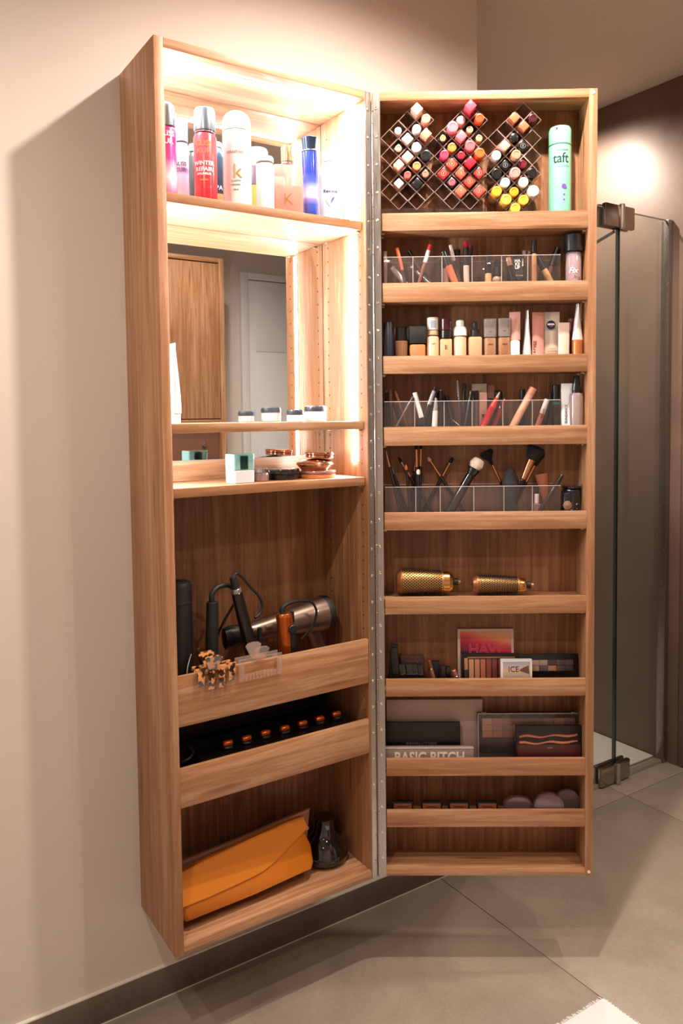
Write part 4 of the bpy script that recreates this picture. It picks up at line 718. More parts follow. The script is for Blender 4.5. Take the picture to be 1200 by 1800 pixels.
# ================================================================ door shelf 6: two round hair brushes lying down
F = SF[5]
def round_brush(label, u0, u1, u2, u3, vc, rpx, d, tilt):
    mpp = .00131; a = DOOR.at(u0, vc, d); b = DOOR.at(u1, vc, d); r = rpx * mpp; L_ = (b - a).length; z = F + r + .0072
    root = empty('round_hairbrush', label=label, cat='hair brush', group='golden round hair brushes on the sixth door shelf', M=DOOR.M @ Matrix.Translation((a.x, d, z)) @ Matrix.Rotation(R(90), 4, 'Y') @ Matrix.Rotation(R(tilt), 4, 'Y'))
    g = mat('b58a55', .38, .8); r1 = r * .84
    q = MB(); q.lathe([(r * .99, 0), (r, .001), (r1, L_ - .001), (r1 * .99, L_)], None, 40); q.build('barrel', g, root)
    q = MB(); q.lathe([(r * .2, -.013), (r * .75, -.011), (r * .98, -.004), (r * 1.02, .0), (r * 1.02, .003), (r * .98, .003)], None, 32); q.build('end_cap', mat('8f5d38', .35, .6), root)
    q = MB(); lc = (u2 - u1) * mpp; q.lathe([(r1 * 1.02, L_), (r1 * 1.02, L_ + lc * .55), (r1 * .85, L_ + lc * .85), (r1 * .6, L_ + lc)], None, 32); q.build('collar', mat('d0a064', .2, 1), root)
    q = MB(); q.cyl(.0085, L_ + lc, L_ + lc + .010); q.build('neck', BLACKM, root)
    q = MB(); q.cyl(.0050, L_ + lc + .010, L_ + lc + .017); q.build('knob', g, root)
    h = MB(); n_r = int(L_ / .0040); n_c = 26
    holes = MB()
    for i in range(n_r):
        z0 = .003 + i * (L_ - .005) / n_r; rr = r + (r1 - r) * z0 / L_
        for j in range(n_c):
            a_ = (j + .5 * (i % 2)) * 2 * math.pi / n_c; c_, s_ = math.cos(a_), math.sin(a_)
            M = Matrix.Translation((rr * c_, rr * s_, z0)) @ Matrix.Rotation(a_, 4, 'Z') @ Matrix.Rotation(R(90), 4, 'Y')
            s2 = .0021; holes._add([(-s2, 0, .0002), (0, -s2, .0002), (s2, 0, .0002), (0, s2, .0002), (0, 0, -.0006)], [(0, 1, 2, 3), (0, 4, 1), (1, 4, 2), (2, 4, 3), (3, 4, 0)], M)
            for k in range(2):
                b_ = a_ + random.uniform(-.07, .07); p = Vector((rr * math.cos(b_), rr * math.sin(b_), z0 + random.uniform(-.001, .001))); e = p + Vector((math.cos(b_), math.sin(b_), random.uniform(-.12, .12))) * .0066
                w2 = .00034; t_ = Vector((-math.sin(b_), math.cos(b_), 0)) * w2; h._add([tuple(p - t_), tuple(p + t_), tuple(e + t_ * .5), tuple(e - t_ * .5)], [(0, 1, 2, 3)])
                u_ = Vector((0, 0, w2)); h._add([tuple(p - u_), tuple(p + u_), tuple(e)], [(0, 1, 2)])
    tag(holes.build('vent_hole', mat('0c0807', .8), root), kind='stuff'); tag(h.build('bristle', mat('17100d', .6), root), kind='stuff')
round_brush('large round hair brush with perforated golden barrel, nearer the hinge', 705, 778, 797, 803, 1019, 22.0, .040, 1.0)
round_brush('smaller round hair brush with perforated golden barrel, on the right', 838, 911, 925, 931, 1027, 15.5, .036, 1.0)

# ================================================================ door shelf 7: palettes, postcard, compacts
F = SF[6]; GRP7 = 'palettes and compacts on the seventh door shelf'
def slab(name, label, cat, u0, u1, vt, d, th, m, group, F_, lean=0.0, parts=None, roll=0.0):
    """a flat thing standing on its long edge, leaning back by lean degrees; local x across, z up, -y the face"""
    a, b = DOOR.at(u0, vt, d), DOOR.at(u1, vt, d); w2 = (b.x - a.x) / 2; F_ = F_ + .0003 + th * math.sin(R(lean)) + w2 * abs(math.sin(R(roll)));
    sh_ = min(0, W - .0196 - b.x) + max(0, .0200 - a.x); a.x += sh_; b.x += sh_; h = (DOOR.at((u0 + u1) / 2, vt, d).z - F_)
    root = empty(name, label=label, cat=cat, group=group, M=DOOR.M @ Matrix.Translation(((a.x + b.x) / 2, d, F_)) @ Matrix.Rotation(R(-lean), 4, 'X') @ Matrix.Rotation(R(roll), 4, 'Y'))
    MB().rbox(-w2, w2, 0, th, 0, h, min(.0012, th * .25)).build('case' if cat != 'picture' else 'frame', m, root)
    return root, w2, h
root, w2, h = slab('compact_palette', 'tall matt black palette leaning at the hinge end of the seventh shelf', 'palette', 681, 694, 1134, .040, .010, BLACKM, GRP7, F, 4, roll=5)
slab('compact_palette', 'black hinged palette leaning right beside the tall matt black one', 'palette', 691, 703, 1140, .028, .010, mat('161113', .3), GRP7, F, 3, roll=-4)
root, w2, h = slab('carton', 'long dim brown carton with faint lettering behind the black compacts', 'carton', 704, 745, 1153, .066, .010, mat('4b3029', .5), GRP7, F, 2)
lettering('VEGAN', .008, mat('7d5a4c', .5), root, (0, -.0003, h * .78), bold=.0002)
GL7 = 'small black compacts in a row on the seventh door shelf'
for i, (u0, u1, vt, d, rl) in enumerate(((706, 717, 1168, .030, 8), (717, 728, 1168, .030, 6), (728, 738, 1168, .030, 7), (738, 747, 1169, .030, 6))):
    root, w2, h = slab('compact', ['first', 'second', 'third', 'fourth'][i] + ' from the hinge of four small black compacts leaning together', 'compact', u0, u1, vt, d, .022, mat('161315', .25, 0, .4), GL7, F, 3, roll=-rl)
    MB().rbox(-w2 * .98, w2 * .98, -.0006, .0006, h * .55, h * .58, .0002).build('seam', mat('4a4044', .3), root)
leaning(DOOR, 'lipstick', 'copper and silver lipstick tube leaning left between the black compacts', 'lipstick', (754, 1161), (762, 1193), .028, F, [('cap', 1174, 7, 7, mat('6f4030', .3, .3)), ('ring', 1177, 7.5, 7.5, SILVER), ('base', None, 7, 7, mat('a87c66', .25, .6))], GRP7)
slab('compact', 'rounded black pot standing right of the copper lipstick', 'compact', 759, 773, 1163, .050, .012, BLACKM, GRP7, F, 2)
slab('compact', 'small brown-black box before the postcard', 'compact', 775, 783, 1171, .036, .016, mat('2a1f1f', .3), GRP7, F, 1)
slab('compact', 'small glossy black bottle-shaped box next to the brown one', 'compact', 784, 792, 1173, .036, .016, BLACK, GRP7, F, 1)
leaning(DOOR, 'cream_tube', 'short rose-gold tube leaning left by the postcard', 'cream tube', (797, 1178), (803, 1193), .028, F, [('tube', 1188, 8, 8, mat('9c6a58', .3, .4)), ('cap', None, 9, 9, SILVER)], GRP7)
root, w2, h = slab('postcard', 'pink and orange sunset card in a pale frame reading HAW', 'picture', 804.5, 904, 1107, .066, .006, mat('cdb5a8', .5), GRP7, F, 4)
SUN, nt, bs_, N, L = nodes_mat('sunset_print')
tc = N('ShaderNodeTexCoord'); mp = N('ShaderNodeMapping'); mp.inputs['Rotation'].default_value = (0, R(-16), 0); L(tc.outputs['Object'], mp.inputs[0]); nz = N('ShaderNodeTexNoise'); nz.inputs['Scale'].default_value = 22; nz.inputs['Detail'].default_value = 4
m3 = N('ShaderNodeMapping'); m3.inputs['Scale'].default_value = (.5, 1, 2.4); L(mp.outputs[0], m3.inputs[0]); L(m3.outputs[0], nz.inputs['Vector']); sp = N('ShaderNodeSeparateXYZ'); L(mp.outputs[0], sp.inputs[0])
ma = N('ShaderNodeMath'); ma.operation = 'MULTIPLY_ADD'; ma.inputs[1].default_value = .030; L(nz.outputs[0], ma.inputs[0]); L(sp.outputs[2], ma.inputs[2])
mr2 = N('ShaderNodeMapRange'); mr2.inputs[1].default_value = .070; mr2.inputs[2].default_value = .135; L(ma.outputs[0], mr2.inputs[0]); cr = N('ShaderNodeValToRGB'); e = cr.color_ramp.elements
e[0].position = 0; e[0].color = lin('4c1c44'); e[1].position = 1; e[1].color = lin('d79a76')
for p_, c_ in ((.22, '8c1644'), (.38, 'b8123f'), (.55, 'c2304a'), (.68, 'd9624f'), (.82, 'dd8a66')): cr.color_ramp.elements.new(p_).color = lin(c_)
L(mr2.outputs[0], cr.inputs[0]); L(cr.outputs[0], bs_.inputs['Base Color']); bs_.inputs['Roughness'].default_value = .35
MB().box(-w2 + .0065, w2 - .0065, -.0006, .0002, .007, h - .0065).build('print', SUN, root)
lettering('HAW', .036, mat('ee6c80', .4), root, (0, -.0008, h - .050), sx=.95, space=1.0, bold=.0004); lettering('HAW', .036, mat('a81a44', .4), root, (0, -.0012, h - .050), sx=.95, space=1.0, bold=-.0006)
def pans(root, x0, x1, z0, z1, cols, rows, gap=.0008, y=-.0004, th=.0006, nm='pan'):
    nc = len(rows[0]); nr = len(rows); pw, ph = (x1 - x0) / nc, (z1 - z0) / nr
    for r_ in range(nr):
        for c in range(nc): MB().rbox(x0 + c * pw + gap / 2, x0 + (c + 1) * pw - gap / 2, y - th, y + th, z1 - (r_ + 1) * ph + gap / 2, z1 - r_ * ph - gap / 2, .0003).build(nm, mat(rows[r_][c], .55), root)
root, w2, h = slab('eyeshadow_palette', 'black palette of long peach to brick strips, left in front of the card', 'palette', 811.5, 913, 1150, .050, .008, mat('0d0b0c', .3), GRP7, F, 5)
pans(root, -w2 + .006, -w2 + .015, .006, h - .010, 1, [['c08a66'], ['3a2420']], nm='pan'); pans(root, -w2 + .016, w2 - .010, .006, h - .012, 1, [['c5906c', 'bd7f5d', 'b06a50', '8c4536', '7c3a2d', '6d3026', '8c4a38', '9c5c48']], gap=.0022)
MB().rbox(-w2 + .014, w2 - .010, -.0008, .0004, h - .011, h - .0075, .0003).build('strip', mat('b07c4c', .4, .4), root)
root, w2, h = slab('eyeshadow_palette', 'black palette with two rows of square greige and plum pans by the door edge', 'palette', 915, 1031, 1151, .052, .008, mat('0d0b0c', .3), GRP7, F, 6)
pans(root, -w2 + .022, w2 - .012, h - .040, h - .0135, 1, [['cbb5a6', 'a98f84', 'a58d83', '4c3a36', '57484a', '51444a'], ['c5a891', 'a98872', '5f4a52', '9c7858', '4f4146', '3b3036']])
root, w2, h = slab('carton', 'small white framed card reading ICE, in front of the palettes', 'picture', 880, 935.5, 1159.5, .028, .010, mat('d9d6d6', .4), GRP7, F, 2)
MB().box(-w2 + .005, w2 - .005, -.0006, .0002, .004, h - .0055).build('print', gradient_z('ice_print', [(0, '4b4650'), (.35, '9a8f8c'), (.7, 'c9a98c'), (1, '9fa0a8')], .35, scale=.055), root)
lettering('ICE', .0185, mat('3a3436', .4), root, (-.007, -.0009, h - .0235), sx=.95, space=1.0); q = MB(); q.prism([(.006, h - .026), (.014, h - .020), (.028, h - .014), (.030, h - .034), (.016, h - .030)], -.0011, -.0006); q.build('wing_shape', mat('6a4540', .4), root)

# ================================================================ door shelf 8: big palettes
F = SF[7]; GRP8 = 'large palettes on the eighth door shelf'
root, w2, h = slab('palette_box', 'large plain greyish-pink box standing at the back by the hinge', 'box', 679, 848, 1230.5, .068, .010, mat('b0978c', .55), GRP8, F, 1)
root, w2, h = slab('eyeshadow_palette', 'plain black long palette with faint grey lettering, in front of the pink box', 'palette', 678, 809, 1271, .044, .010, mat('0b090a', .35), GRP8, F, 2)
lettering('REVOLUTION', .0085, mat('6a6264', .4), root, (-.004, -.0004, DOOR.at(745, 1308, .044).z - F), sx=1.25, space=1.15)
root, w2, h = slab('palette_box', 'grey dotted flat box with big pale lettering, foremost by the hinge', 'box', 677, 832, 1313.5, .022, .012, mat('85756e', .55), GRP8, F, 1)
MB().box(-w2, w2, -.0006, .0002, h - .0035, h - .0012).build('edge_band', mat('c9b9ae', .5), root)
lettering('BASIC BITCH', .036, mat('d6c8bc', .5), root, (0, -.0006, h - .026), sx=.80, bold=.0011, space=1.0)
root, w2, h = slab('eyeshadow_palette', 'wide palette with clear lid over rows of rose and mauve pans', 'palette', 857, 1034, 1255, .052, .010, mat('141112', .25), GRP8, F, 3)
rng = ['b48a80', 'a57c74', '9c7a74', '8f6f70', '987068', 'a8877c', 'b59a80', '8e767c', 'a08a86']
pans(root, -w2 + .010, w2 - .008, h - .058, h - .012, 1, [['c9a995'] + rng[:8], ['c2a08c'] + rng[::-1][:8], ['ba9684', 'ab7d72', '9e6a62', '8c5f5c', '936660', '7f5a58', '76504f', '6c4a4c', '6c4a4c']], gap=.0007)
MB().rbox(-w2, w2, -.0042, -.0030, 0, h + .001, .0004).build('clear_lid', clear('f0e8e4', .02), root)
q = MB(); q.rbox(-w2, w2, -.0046, -.0028, h - .0005, h + .0012, .0003); q.rbox(-w2 - .0004, -w2 + .0012, -.0046, -.0028, 0, h, .0003); q.build('lid_rim', clear('ffffff', .35, 1.5, .1), root)
for x in (-w2 + .014, w2 - .012): MB().rbox(x - .006, x + .006, -.0050, -.0022, h - .001, h + .0035, .0008).build('lid_hinge', mat('8a7c78', .25, .4), root)
lettering('R', .013, mat('e0c0a0', .3, .6), root, (-.030, -.0050, DOOR.at(908, 1301, .05).z - F), bold=.0002)
root, w2, h = slab('eyeshadow_palette', 'small black palette with two copper brush strokes, foremost on the right', 'palette', 915, 1031, 1277, .024, .010, mat('1a1112', .3), GRP8, F, 3)
MB().rbox(-w2 + .004, w2 - .004, -.0008, .0, .008, h - .014, .0003).build('window', mat('241413', .25), root)
for k, (za, c_) in enumerate(((.026, 'b0664c'), (.041, 'b5765a'))):
    pts = [(-w2 + .008 + i * (2 * w2 - .018) / 12, h - za + .0022 * math.sin(i * 1.1 + k) + i * .0003) for i in range(13)]
    up_ = [(x, z + .0022 + .0012 * math.sin(i * .8 + k)) for i, (x, z) in enumerate(pts)]; dn_ = [(x, z - .0020) for x, z in pts][::-1]
    q = MB(); q.prism(up_ + dn_, -.0014, -.0008); q.build('brush_stroke', mat(c_, .35, .3), root)
MB().rbox(-w2 + .004, w2 - .004, -.0010, -.0004, .010, h - .045, .0002).build('lower_panel', mat('43191a', .3), root); lettering('NUDE', .0042, mat('b98a7a', .4), root, (.002, -.0012, h - .052), space=1.2)

# ================================================================ door shelf 9: compacts
F = SF[8]; GRP9 = 'rounded brown compacts in a row on the ninth door shelf'
for i, u in enumerate((690, 741, 789, 839)):
    root, w2, h = slab('compact', 'brown rounded compact with black rim, ' + ['first', 'second', 'third', 'fourth'][i] + ' from the hinge on the ninth shelf', 'compact', u - 1, u + 36, 1410.5, .034, .014, mat('100c0c', .3), GRP9, F, 4)
    MB().rbox(-w2 + .0035, w2 - .0035, -.0010, .0004, .004, h - .0035, .0009).build('lid_plate', mat('8a4e34', .35), root); MB().box(-w2 * .5, w2 * .5, -.0013, -.0008, h - .012, h - .0105).build('lettering', mat('2a1714', .5), root)
for u0, u1, vt, d, lab, c_ in ((883, 935, 1398, .040, 'flat clear-lidded compact beside the last brown one', '5a4340'), (936, 989, 1392, .026, 'large round clear compact of dark powder', '4b3733'), (979, 1022, 1384, .052, 'round purple-tinted compact at the door edge, behind the large one', '4a3b42')):
    a, b = DOOR.at(u0, 1424, d), DOOR.at(u1, 1424, d); sh_ = min(0, W - .0196 - b.x); a.x += sh_; b.x += sh_; r = (b.x - a.x) / 2; zt_ = DOOR.at((u0 + u1) / 2, vt, d).z - F
    root = empty('powder_compact', label=lab, cat='compact', group='round clear powder compacts on the ninth door shelf', M=DOOR.M @ Matrix.Translation(((a.x + b.x) / 2, d, F + r + .001)) @ Matrix.Rotation(R(-5), 4, 'X'))
    sc = min(zt_ / (2 * r), 1.0)
    if sc < 1: root.matrix_world = DOOR.M @ Matrix.Translation(((a.x + b.x) / 2, d, F + zt_ / 2 + .001)) @ Matrix.Diagonal((1, 1, sc, 1)) @ Matrix.Rotation(R(-3), 4, 'X')
    q = MB(); q.cyl(r, 0, .009, M0, 36); q.build('base', mat(c_, .3, .2), root); q = MB(); q.cyl(r * .82, .009, .0105, M0, 36); q.build('powder', mat('7c5548', .7), root); q = MB(); q.cyl(r * .98, .0112, .0150, M0, 36); q.build('lid', clear('e9dfe4', .05), root)

# ================================================================ the body: bottles on the lit top shelf
BF = ZB + 1.5165; GB = 'hair and body products on the lit top shelf'
def ub(name, label, cat, u0, u1, y, parts, **k): return upright(BODY, name, label, cat, u0, u1, y, BF, parts, GB, **k)
ALUM = mat('8d949b', .25, .8); ROT = -.55
def lab(root, rr, items, rz=0):
    for tx, sz, z, m, dx in items:
        o = lettering(tx, sz, m, root, (0, 0, z), wrap=rr, bold=.0002); o.rotation_euler = (0, 0, ROT + dx)
PINKCAN = gradient_z('pink_can', [(0, 'd83a86'), (.25, 'e9d5de'), (.5, 'e0408c'), (.75, 'c8206c'), (1, 'cf2f7a')], .25, .1, .5, scale=.14)
root, o, w_ = ub('spray_can', 'pink spray can with grey cap, cut off by the cabinet side', 'spray can', 279, 311, .050, [('can', 'soft', 226, None, 1, PINKCAN), ('cap', 'dome', 180, 225, .93, ALUM)])
lab(root, o['can_r'], [('GLISS', .014, .118, PWHITE, .15), ('KUR', .014, .103, PWHITE, .15)])
root, o, w_ = ub('spray_bottle', 'lilac and white spray bottle with grey cap behind the pink can', 'spray bottle', 309, 332, .098, [('bottle', 'soft', 253, None, 1, gradient_z('lilac_bottle', [(0, 'd9d2da'), (.5, 'cfc2d3'), (.6, '8d5fa8'), (.66, 'ddd2da'), (1, 'd8cdd2')], .3, scale=.12)), ('cap', 'soft', 211, 252, .97, mat('a9b0b9', .3, .5))])
lab(root, o['bottle_r'], [('GLISS', .011, .082, PRINT, 0), ('KUR', .012, .070, mat('5d5560', .4), 0)])
ub('shampoo_bottle', 'dark green-grey bottle half hidden behind the red can', 'bottle', 333, 350, .140, [('bottle', 'shoulder', 268, None, 1, mat('3c4348', .3, 0, .3)), ('cap', 'soft', 254, 268, .8, mat('dcdcdc', .3))])
REDC = gradient_z('red_can', [(0, 'c8202c'), (.3, 'd2303a'), (.6, 'd84a50'), (1, 'cf3a44')], .25, .1, .5, scale=.15)
root, o, w_ = ub('spray_can', 'bright red hair repair spray can with tall steel-grey cap', 'spray can', 343.5, 381, .050, [('can', 'soft', 237, None, 1, REDC), ('ring', 'cyl', 234, 237, .9, SILVER), ('cap', 'soft', 192, 234, .93, mat('747c84', .3, .7))])
lab(root, o['can_r'], [('GLISS', .015, .112, mat('c98a5a', .4), 0), ('KUR', .015, .097, mat('c98a5a', .4), 0), ('WINTER', .0115, .073, PWHITE, 0), ('REPAIR', .0115, .061, PWHITE, 0), ('SPRUHKUR', .006, .052, PWHITE, 0), ('LIMITED', .005, .040, mat('c98a5a', .4), 0)])
root, o, w_ = ub('shampoo_bottle', 'dark navy bottle with a gold label behind the red can', 'bottle', 366, 397.5, .112, [('bottle', 'shoulder', 262, None, 1, mat('283642', .25, 0, .5)), ('cap', 'soft', 251, 262, .62, mat('6d7478', .3))])
lab(root, o['bottle_r'], [('SPA', .013, .048, PWHITE, .25)]); q = MB(); rr = o['bottle_r']
q.sections([[((rr + dr) * math.sin(a), -(rr + dr) * math.cos(a), z) for a, dr in [(R(0 + 8 * i), .0004) for i in range(8)] + [(R(56 - 8 * i), -.0003) for i in range(8)]] for z in (.022, .036)]); g_ = q.build('gold_label', mat('c9a86a', .4, .2), root); g_.rotation_euler = (0, 0, ROT + .2)
root, o, w_ = ub('shampoo_bottle', 'tall white cylinder bottle with rounded top and gold letter k', 'bottle', 395.5, 440.5, .052, [('bottle', 'cyl', 235, None, 1, mat('d9d2ce', .35, 0, .3)), ('cap', 'dome', 197, 234.3, .985, mat('e0dad6', .3, 0, .3))])
lab(root, o['bottle_r'], [('KERASTASE', .0075, .106, mat('9c938c', .5), -.05), ('k', .040, .066, mat('b08a58', .35, .4), .1), ('NUTRITIVE', .004, .048, mat('a59c94', .5), 0), ('BAIN SATIN', .0035, .040, mat('8c8680', .5), 0), ('500 ML', .0035, .030, mat('8c8680', .5), 0)])
root, o, w_ = ub('jar', 'orange jar with peach lid and dark printed band between the white bottles', 'jar', 436, 471, .118, [('jar', 'cyl', 330, None, 1, mat('d9822e', .3, 0, .4)), ('band', 'cyl', 297, 330, 1.01, mat('4b2f3e', .4)), ('lid', 'soft', 262, 297, .97, mat('e3b07c', .35))])
lab(root, o['jar_r'] * 1.02, [('EL', .012, .030, PWHITE, .5), ('ORAN', .006, .020, PWHITE, .5), ('BODY', .006, .008, PWHITE, .5)])
ub('bottle', 'small plain white bottle with rounded shoulders', 'bottle', 452.5, 480.5, .046, [('bottle', 'soft', 288, None, 1, mat('d9d7d8', .35, 0, .3)), ('cap', 'soft', 276.5, 287.5, .99, mat('dcdadb', .35))])
PINKL = clear('f0b8a6', .35, 1.45, .05)
root, o, w_ = ub('perfume_bottle', 'clear pink flat bottle with gold cap and large gold letter K', 'bottle', 483, 529.5, .052, [('bottle', 'rbox', 291, None, 1, clear('f3cfc4', .30, 1.45, .04)), ('liquid', 'rbox', 326, None, .92, mat('e2a18c', .2, 0, .3), .020), ('inner_tube', 'cyl', 291, 350, .05, WHITE), ('neck', 'cyl', 286, 291, .40, SILVER), ('cap', 'soft', 257.5, 286.5, .42, mat('c9a57c', .2, .8))], dep=.028, yaw=-.45)
lettering('K', .034, mat('b98958', .3, .5), root, (0, -.0147, .031), bold=-.0002)
BLUEG = gradient_z('blue_glass', [(0, '1c2f8c'), (.30, '4258b8'), (.42, '8a86cf'), (.5, 'd8dcf0'), (.62, 'b6c2e6'), (.8, '4a63bd'), (1, '2a3f9c')], .1, .0, .9, scale=.10)
root, o, w_ = ub('perfume_bottle', 'slim blue glass perfume bottle with flared gunmetal cap', 'perfume bottle', 533.5, 558.5, .060, [('bottle', 'cyl', 268.5, None, .94, BLUEG), ('ring', 'cyl', 266.5, 268.5, 1, SILVER), ('cap', 'flare', 243.5, 266.5, 1, mat('394658', .2, .7))])
root, o, w_ = ub('deodorant', 'white deodorant bottle with a blue leaf print, at the lit right end', 'bottle', 563.5, 598, .062, [('bottle', 'shoulder', 287, None, 1, mat('e4e6ea', .3, 0, .3)), ('cap', 'soft', 263, 287, .62, mat('eeeeee', .3))])
lab(root, o['bottle_r'], [('Rexona', .0105, .0645, mat('2c3d78', .4), .0)])
for sg, c_, zc in ((-1, '8fb8cc', .036), (1, '4a58a0', .044)):
    rr = o['bottle_r']; q = MB(); q.sections([[((rr + dr) * math.sin(a), -(rr + dr) * math.cos(a), z) for (a, z) in pts] for dr in (.0002, .0008) for pts in ([(0, zc - .008), (sg * .2, zc - .001), (sg * .42, zc + .010), (sg * .1, zc + .004)],)]); q.build('leaf_print', mat(c_, .4), root).rotation_euler = (0, 0, ROT)

# ================================================================ middle shelf: jars and a cream tube; lower lit shelf
BF = ZB + 1.0690; GM = 'jars and tube on the middle lit shelf'
for u0, u1, vt, vm, y, labx in ((505.5, 533.5, 719.5, 729.5, .060, 'small clear jar with dark grey lid on the middle shelf, nearer the camera'), (538, 571.5, 713, 723.5, .075, 'larger white jar with dark grey lid on the middle shelf, nearer the right side')):
    upright(BODY, 'cream_jar', labx, 'jar', u0, u1, y, BF, [('jar', 'cyl', vm, None, .98, mat('dedad8', .2, 0, .5)), ('lid', 'soft', vt, vm, 1, mat('42464d', .25, .4, .3))], GM)
zb_ = 292
root = empty('cream_tube', label='tall white cream tube standing on its cap at the left end of the middle shelf', cat='cream tube', group=GM, M=Matrix.Translation((.045, .060, BF + .0003)))
q = MB(); q.cyl(.0150, 0, .020, None, 28, .001); q.build('cap', mat('f0f0f0', .3), root)
q = MB(); q.sections([[(rx * math.cos(a), ry * math.sin(a), z) for a in [2 * math.pi * i / 28 for i in range(28)]] for rx, ry, z in ((.0165, .0165, .0205), (.0172, .0172, .026), (.0155, .0175, .06), (.011, .019, .10), (.0055, .020, .14), (.0012, .0205, .152), (.0009, .0205, .160))]); q.build('tube', mat('efefef', .35), root)
BF = ZB + .9415; GC = 'pots and compacts on the lower lit shelf'
TEAL = clear('b4e6e0', .45, 1.5, .03)
root, o, w_ = upright(BODY, 'cream_jar', 'square clear jar with translucent teal lid on the lower lit shelf', 'jar', 402.5, 441.5, .060, BF, [('jar', 'sbox', 826, None, .98, mat('dcd8de', .12, 0, .6)), ('lid', 'sbox', 797.5, 825.5, 1, TEAL), ('lid_core', 'sbox', 800, 825, .5, mat('4a5a58', .3))], GC, dep=.042)
upright(BODY, 'cream_jar', 'small clear jar with silver lid between the teal jar and the black compact', 'jar', 444, 471.5, .070, BF, [('jar', 'soft', 830, None, 1, mat('8c6f66', .15, 0, .6)), ('lid', 'cyl', 823, 831, .82, SILVER)], GC)
upright(BODY, 'powder_compact', 'round glossy black compact lying flat beside the copper stack', 'compact', 470.5, 523, .085, BF, [('base', 'cyl', 832, None, .97, BLACK), ('lid', 'soft', 823, 832, 1, mat('1b1b1f', .12, 0, .8))], GC)
CPR = mat('c98a68', .15, 1); GS = 'copper compacts stacked on the lower lit shelf'
c0 = BODY.at(556, 838, .080)
def disc(name, label, dx, dy, r, z0, z1, parts, tilt=0):
    root = empty(name, label=label, cat='compact', group=GS, M=Matrix.Translation((c0.x + dx, .080 + dy, BF + .0003 + z0)) @ Matrix.Rotation(R(tilt), 4, 'Y'))
    for nm, a, b_, rr, m, kind in parts: q = MB(); q.lathe(shape_profile(kind, r * rr, a * (z1 - z0), b_ * (z1 - z0)), None, 40); q.build(nm, m, root)
disc('powder_compact', 'clear orange-based compact at the bottom of the copper stack', 0, 0, .046, 0, .0165, [('base', 0, .55, .96, mat('e08a5a', .2, 0, .6), 'cyl'), ('powder', .55, .62, .85, mat('c9704a', .6), 'cyl'), ('lid', .62, 1, 1, mat('b98c80', .12, .6, .5), 'soft')])
disc('powder_compact', 'domed gold compact in the middle of the copper stack', -.003, 0, .044, .0165, .0435, [('base', 0, .45, .93, mat('d3a274', .15, 1), 'taper'), ('lid', .45, 1, 1, mat('caa58c', .12, 1), 'dome')])
disc('powder_compact', 'flat rose-copper compact on top of the copper stack', .012, .004, .034, .0435, .0580, [('base', 0, .5, .97, CPR, 'cyl'), ('lid', .5, 1, 1, mat('d09a82', .12, 1), 'soft')], 3)

# ================================================================ first drawer-like compartment: stylers
F = ZB + .4815; GT = 'hair styling tools behind the upper front board'
def smooth(pts, n=8):
    P_ = [Vector(p) for p in pts]; out = []
    for i in range(len(P_) - 1):
        p0, p1, p2, p3 = P_[max(i - 1, 0)], P_[i], P_[i + 1], P_[min(i + 2, len(P_) - 1)]
        for k in range(n):
            t = k / n; out.append(.5 * ((2 * p1) + (-p0 + p2) * t + (2 * p0 - 5 * p1 + 4 * p2 - p3) * t * t + (-p0 + 3 * p1 - 3 * p2 + p3) * t ** 3))
    return out + [P_[-1]]
def cord(pts, r, root, name='cord', m=BLACKM, r1=None):
    inv = root.matrix_world.inverted(); q = MB(); q.tube([inv @ p for p in smooth([BODY.at(*p) for p in pts])], r, 12, r1=r1); return q.build(name, m, root)
upright(BODY, 'styling_tool_case', 'broad round-topped matt black sleeve standing at the left end', 'sleeve', 300, 340.5, .085, F, [('sleeve', 'soft', 1020.5, None, 1, mat('0b0b0c', .45)), ('loop', 'soft', 1052, 1060, 1.03, mat('141415', .4))], GT, dep=.04)
root, o = leaning(BODY, 'hair_straightener', 'black hair straightener with a thick cord arching to the right', 'hair straightener', (373, 1058), (372, 1150), .070, F, [('grip', None, 19, 23, BLACKM)], GT)
cord([(373, 1060, .070), (372, 1046, .070), (380, 1034, .072), (393, 1029, .076), (404, 1030, .080), (412, 1037, .084)], .0062, root, r1=.0045)
root, o = leaning(BODY, 'curling_iron', 'glossy black curling iron with silver ring, leaning left, tallest of the tools', 'curling iron', (409, 1014), (443, 1150), .060, F, [('neck', 1034, 11, 13, BLACKM), ('ring', 1041, 17, 18, mat('a8a4a4', .25, .8)), ('handle', None, 18, 25, mat('0d0d0f', .18, 0, .6))], GT)
bpy.context.view_layer.update()
cord([(409, 1016, .060), (416, 1008, .064), (427, 1016, .07), (440, 1032, .075), (454, 1047, .078), (461, 1063, .078), (457, 1078, .076), (448, 1086, .072)], .0030, root)
cord([(411, 1062, .105), (397, 1086, .115), (384, 1112, .12), (378, 1130, .12)], .0030, root, 'cord')
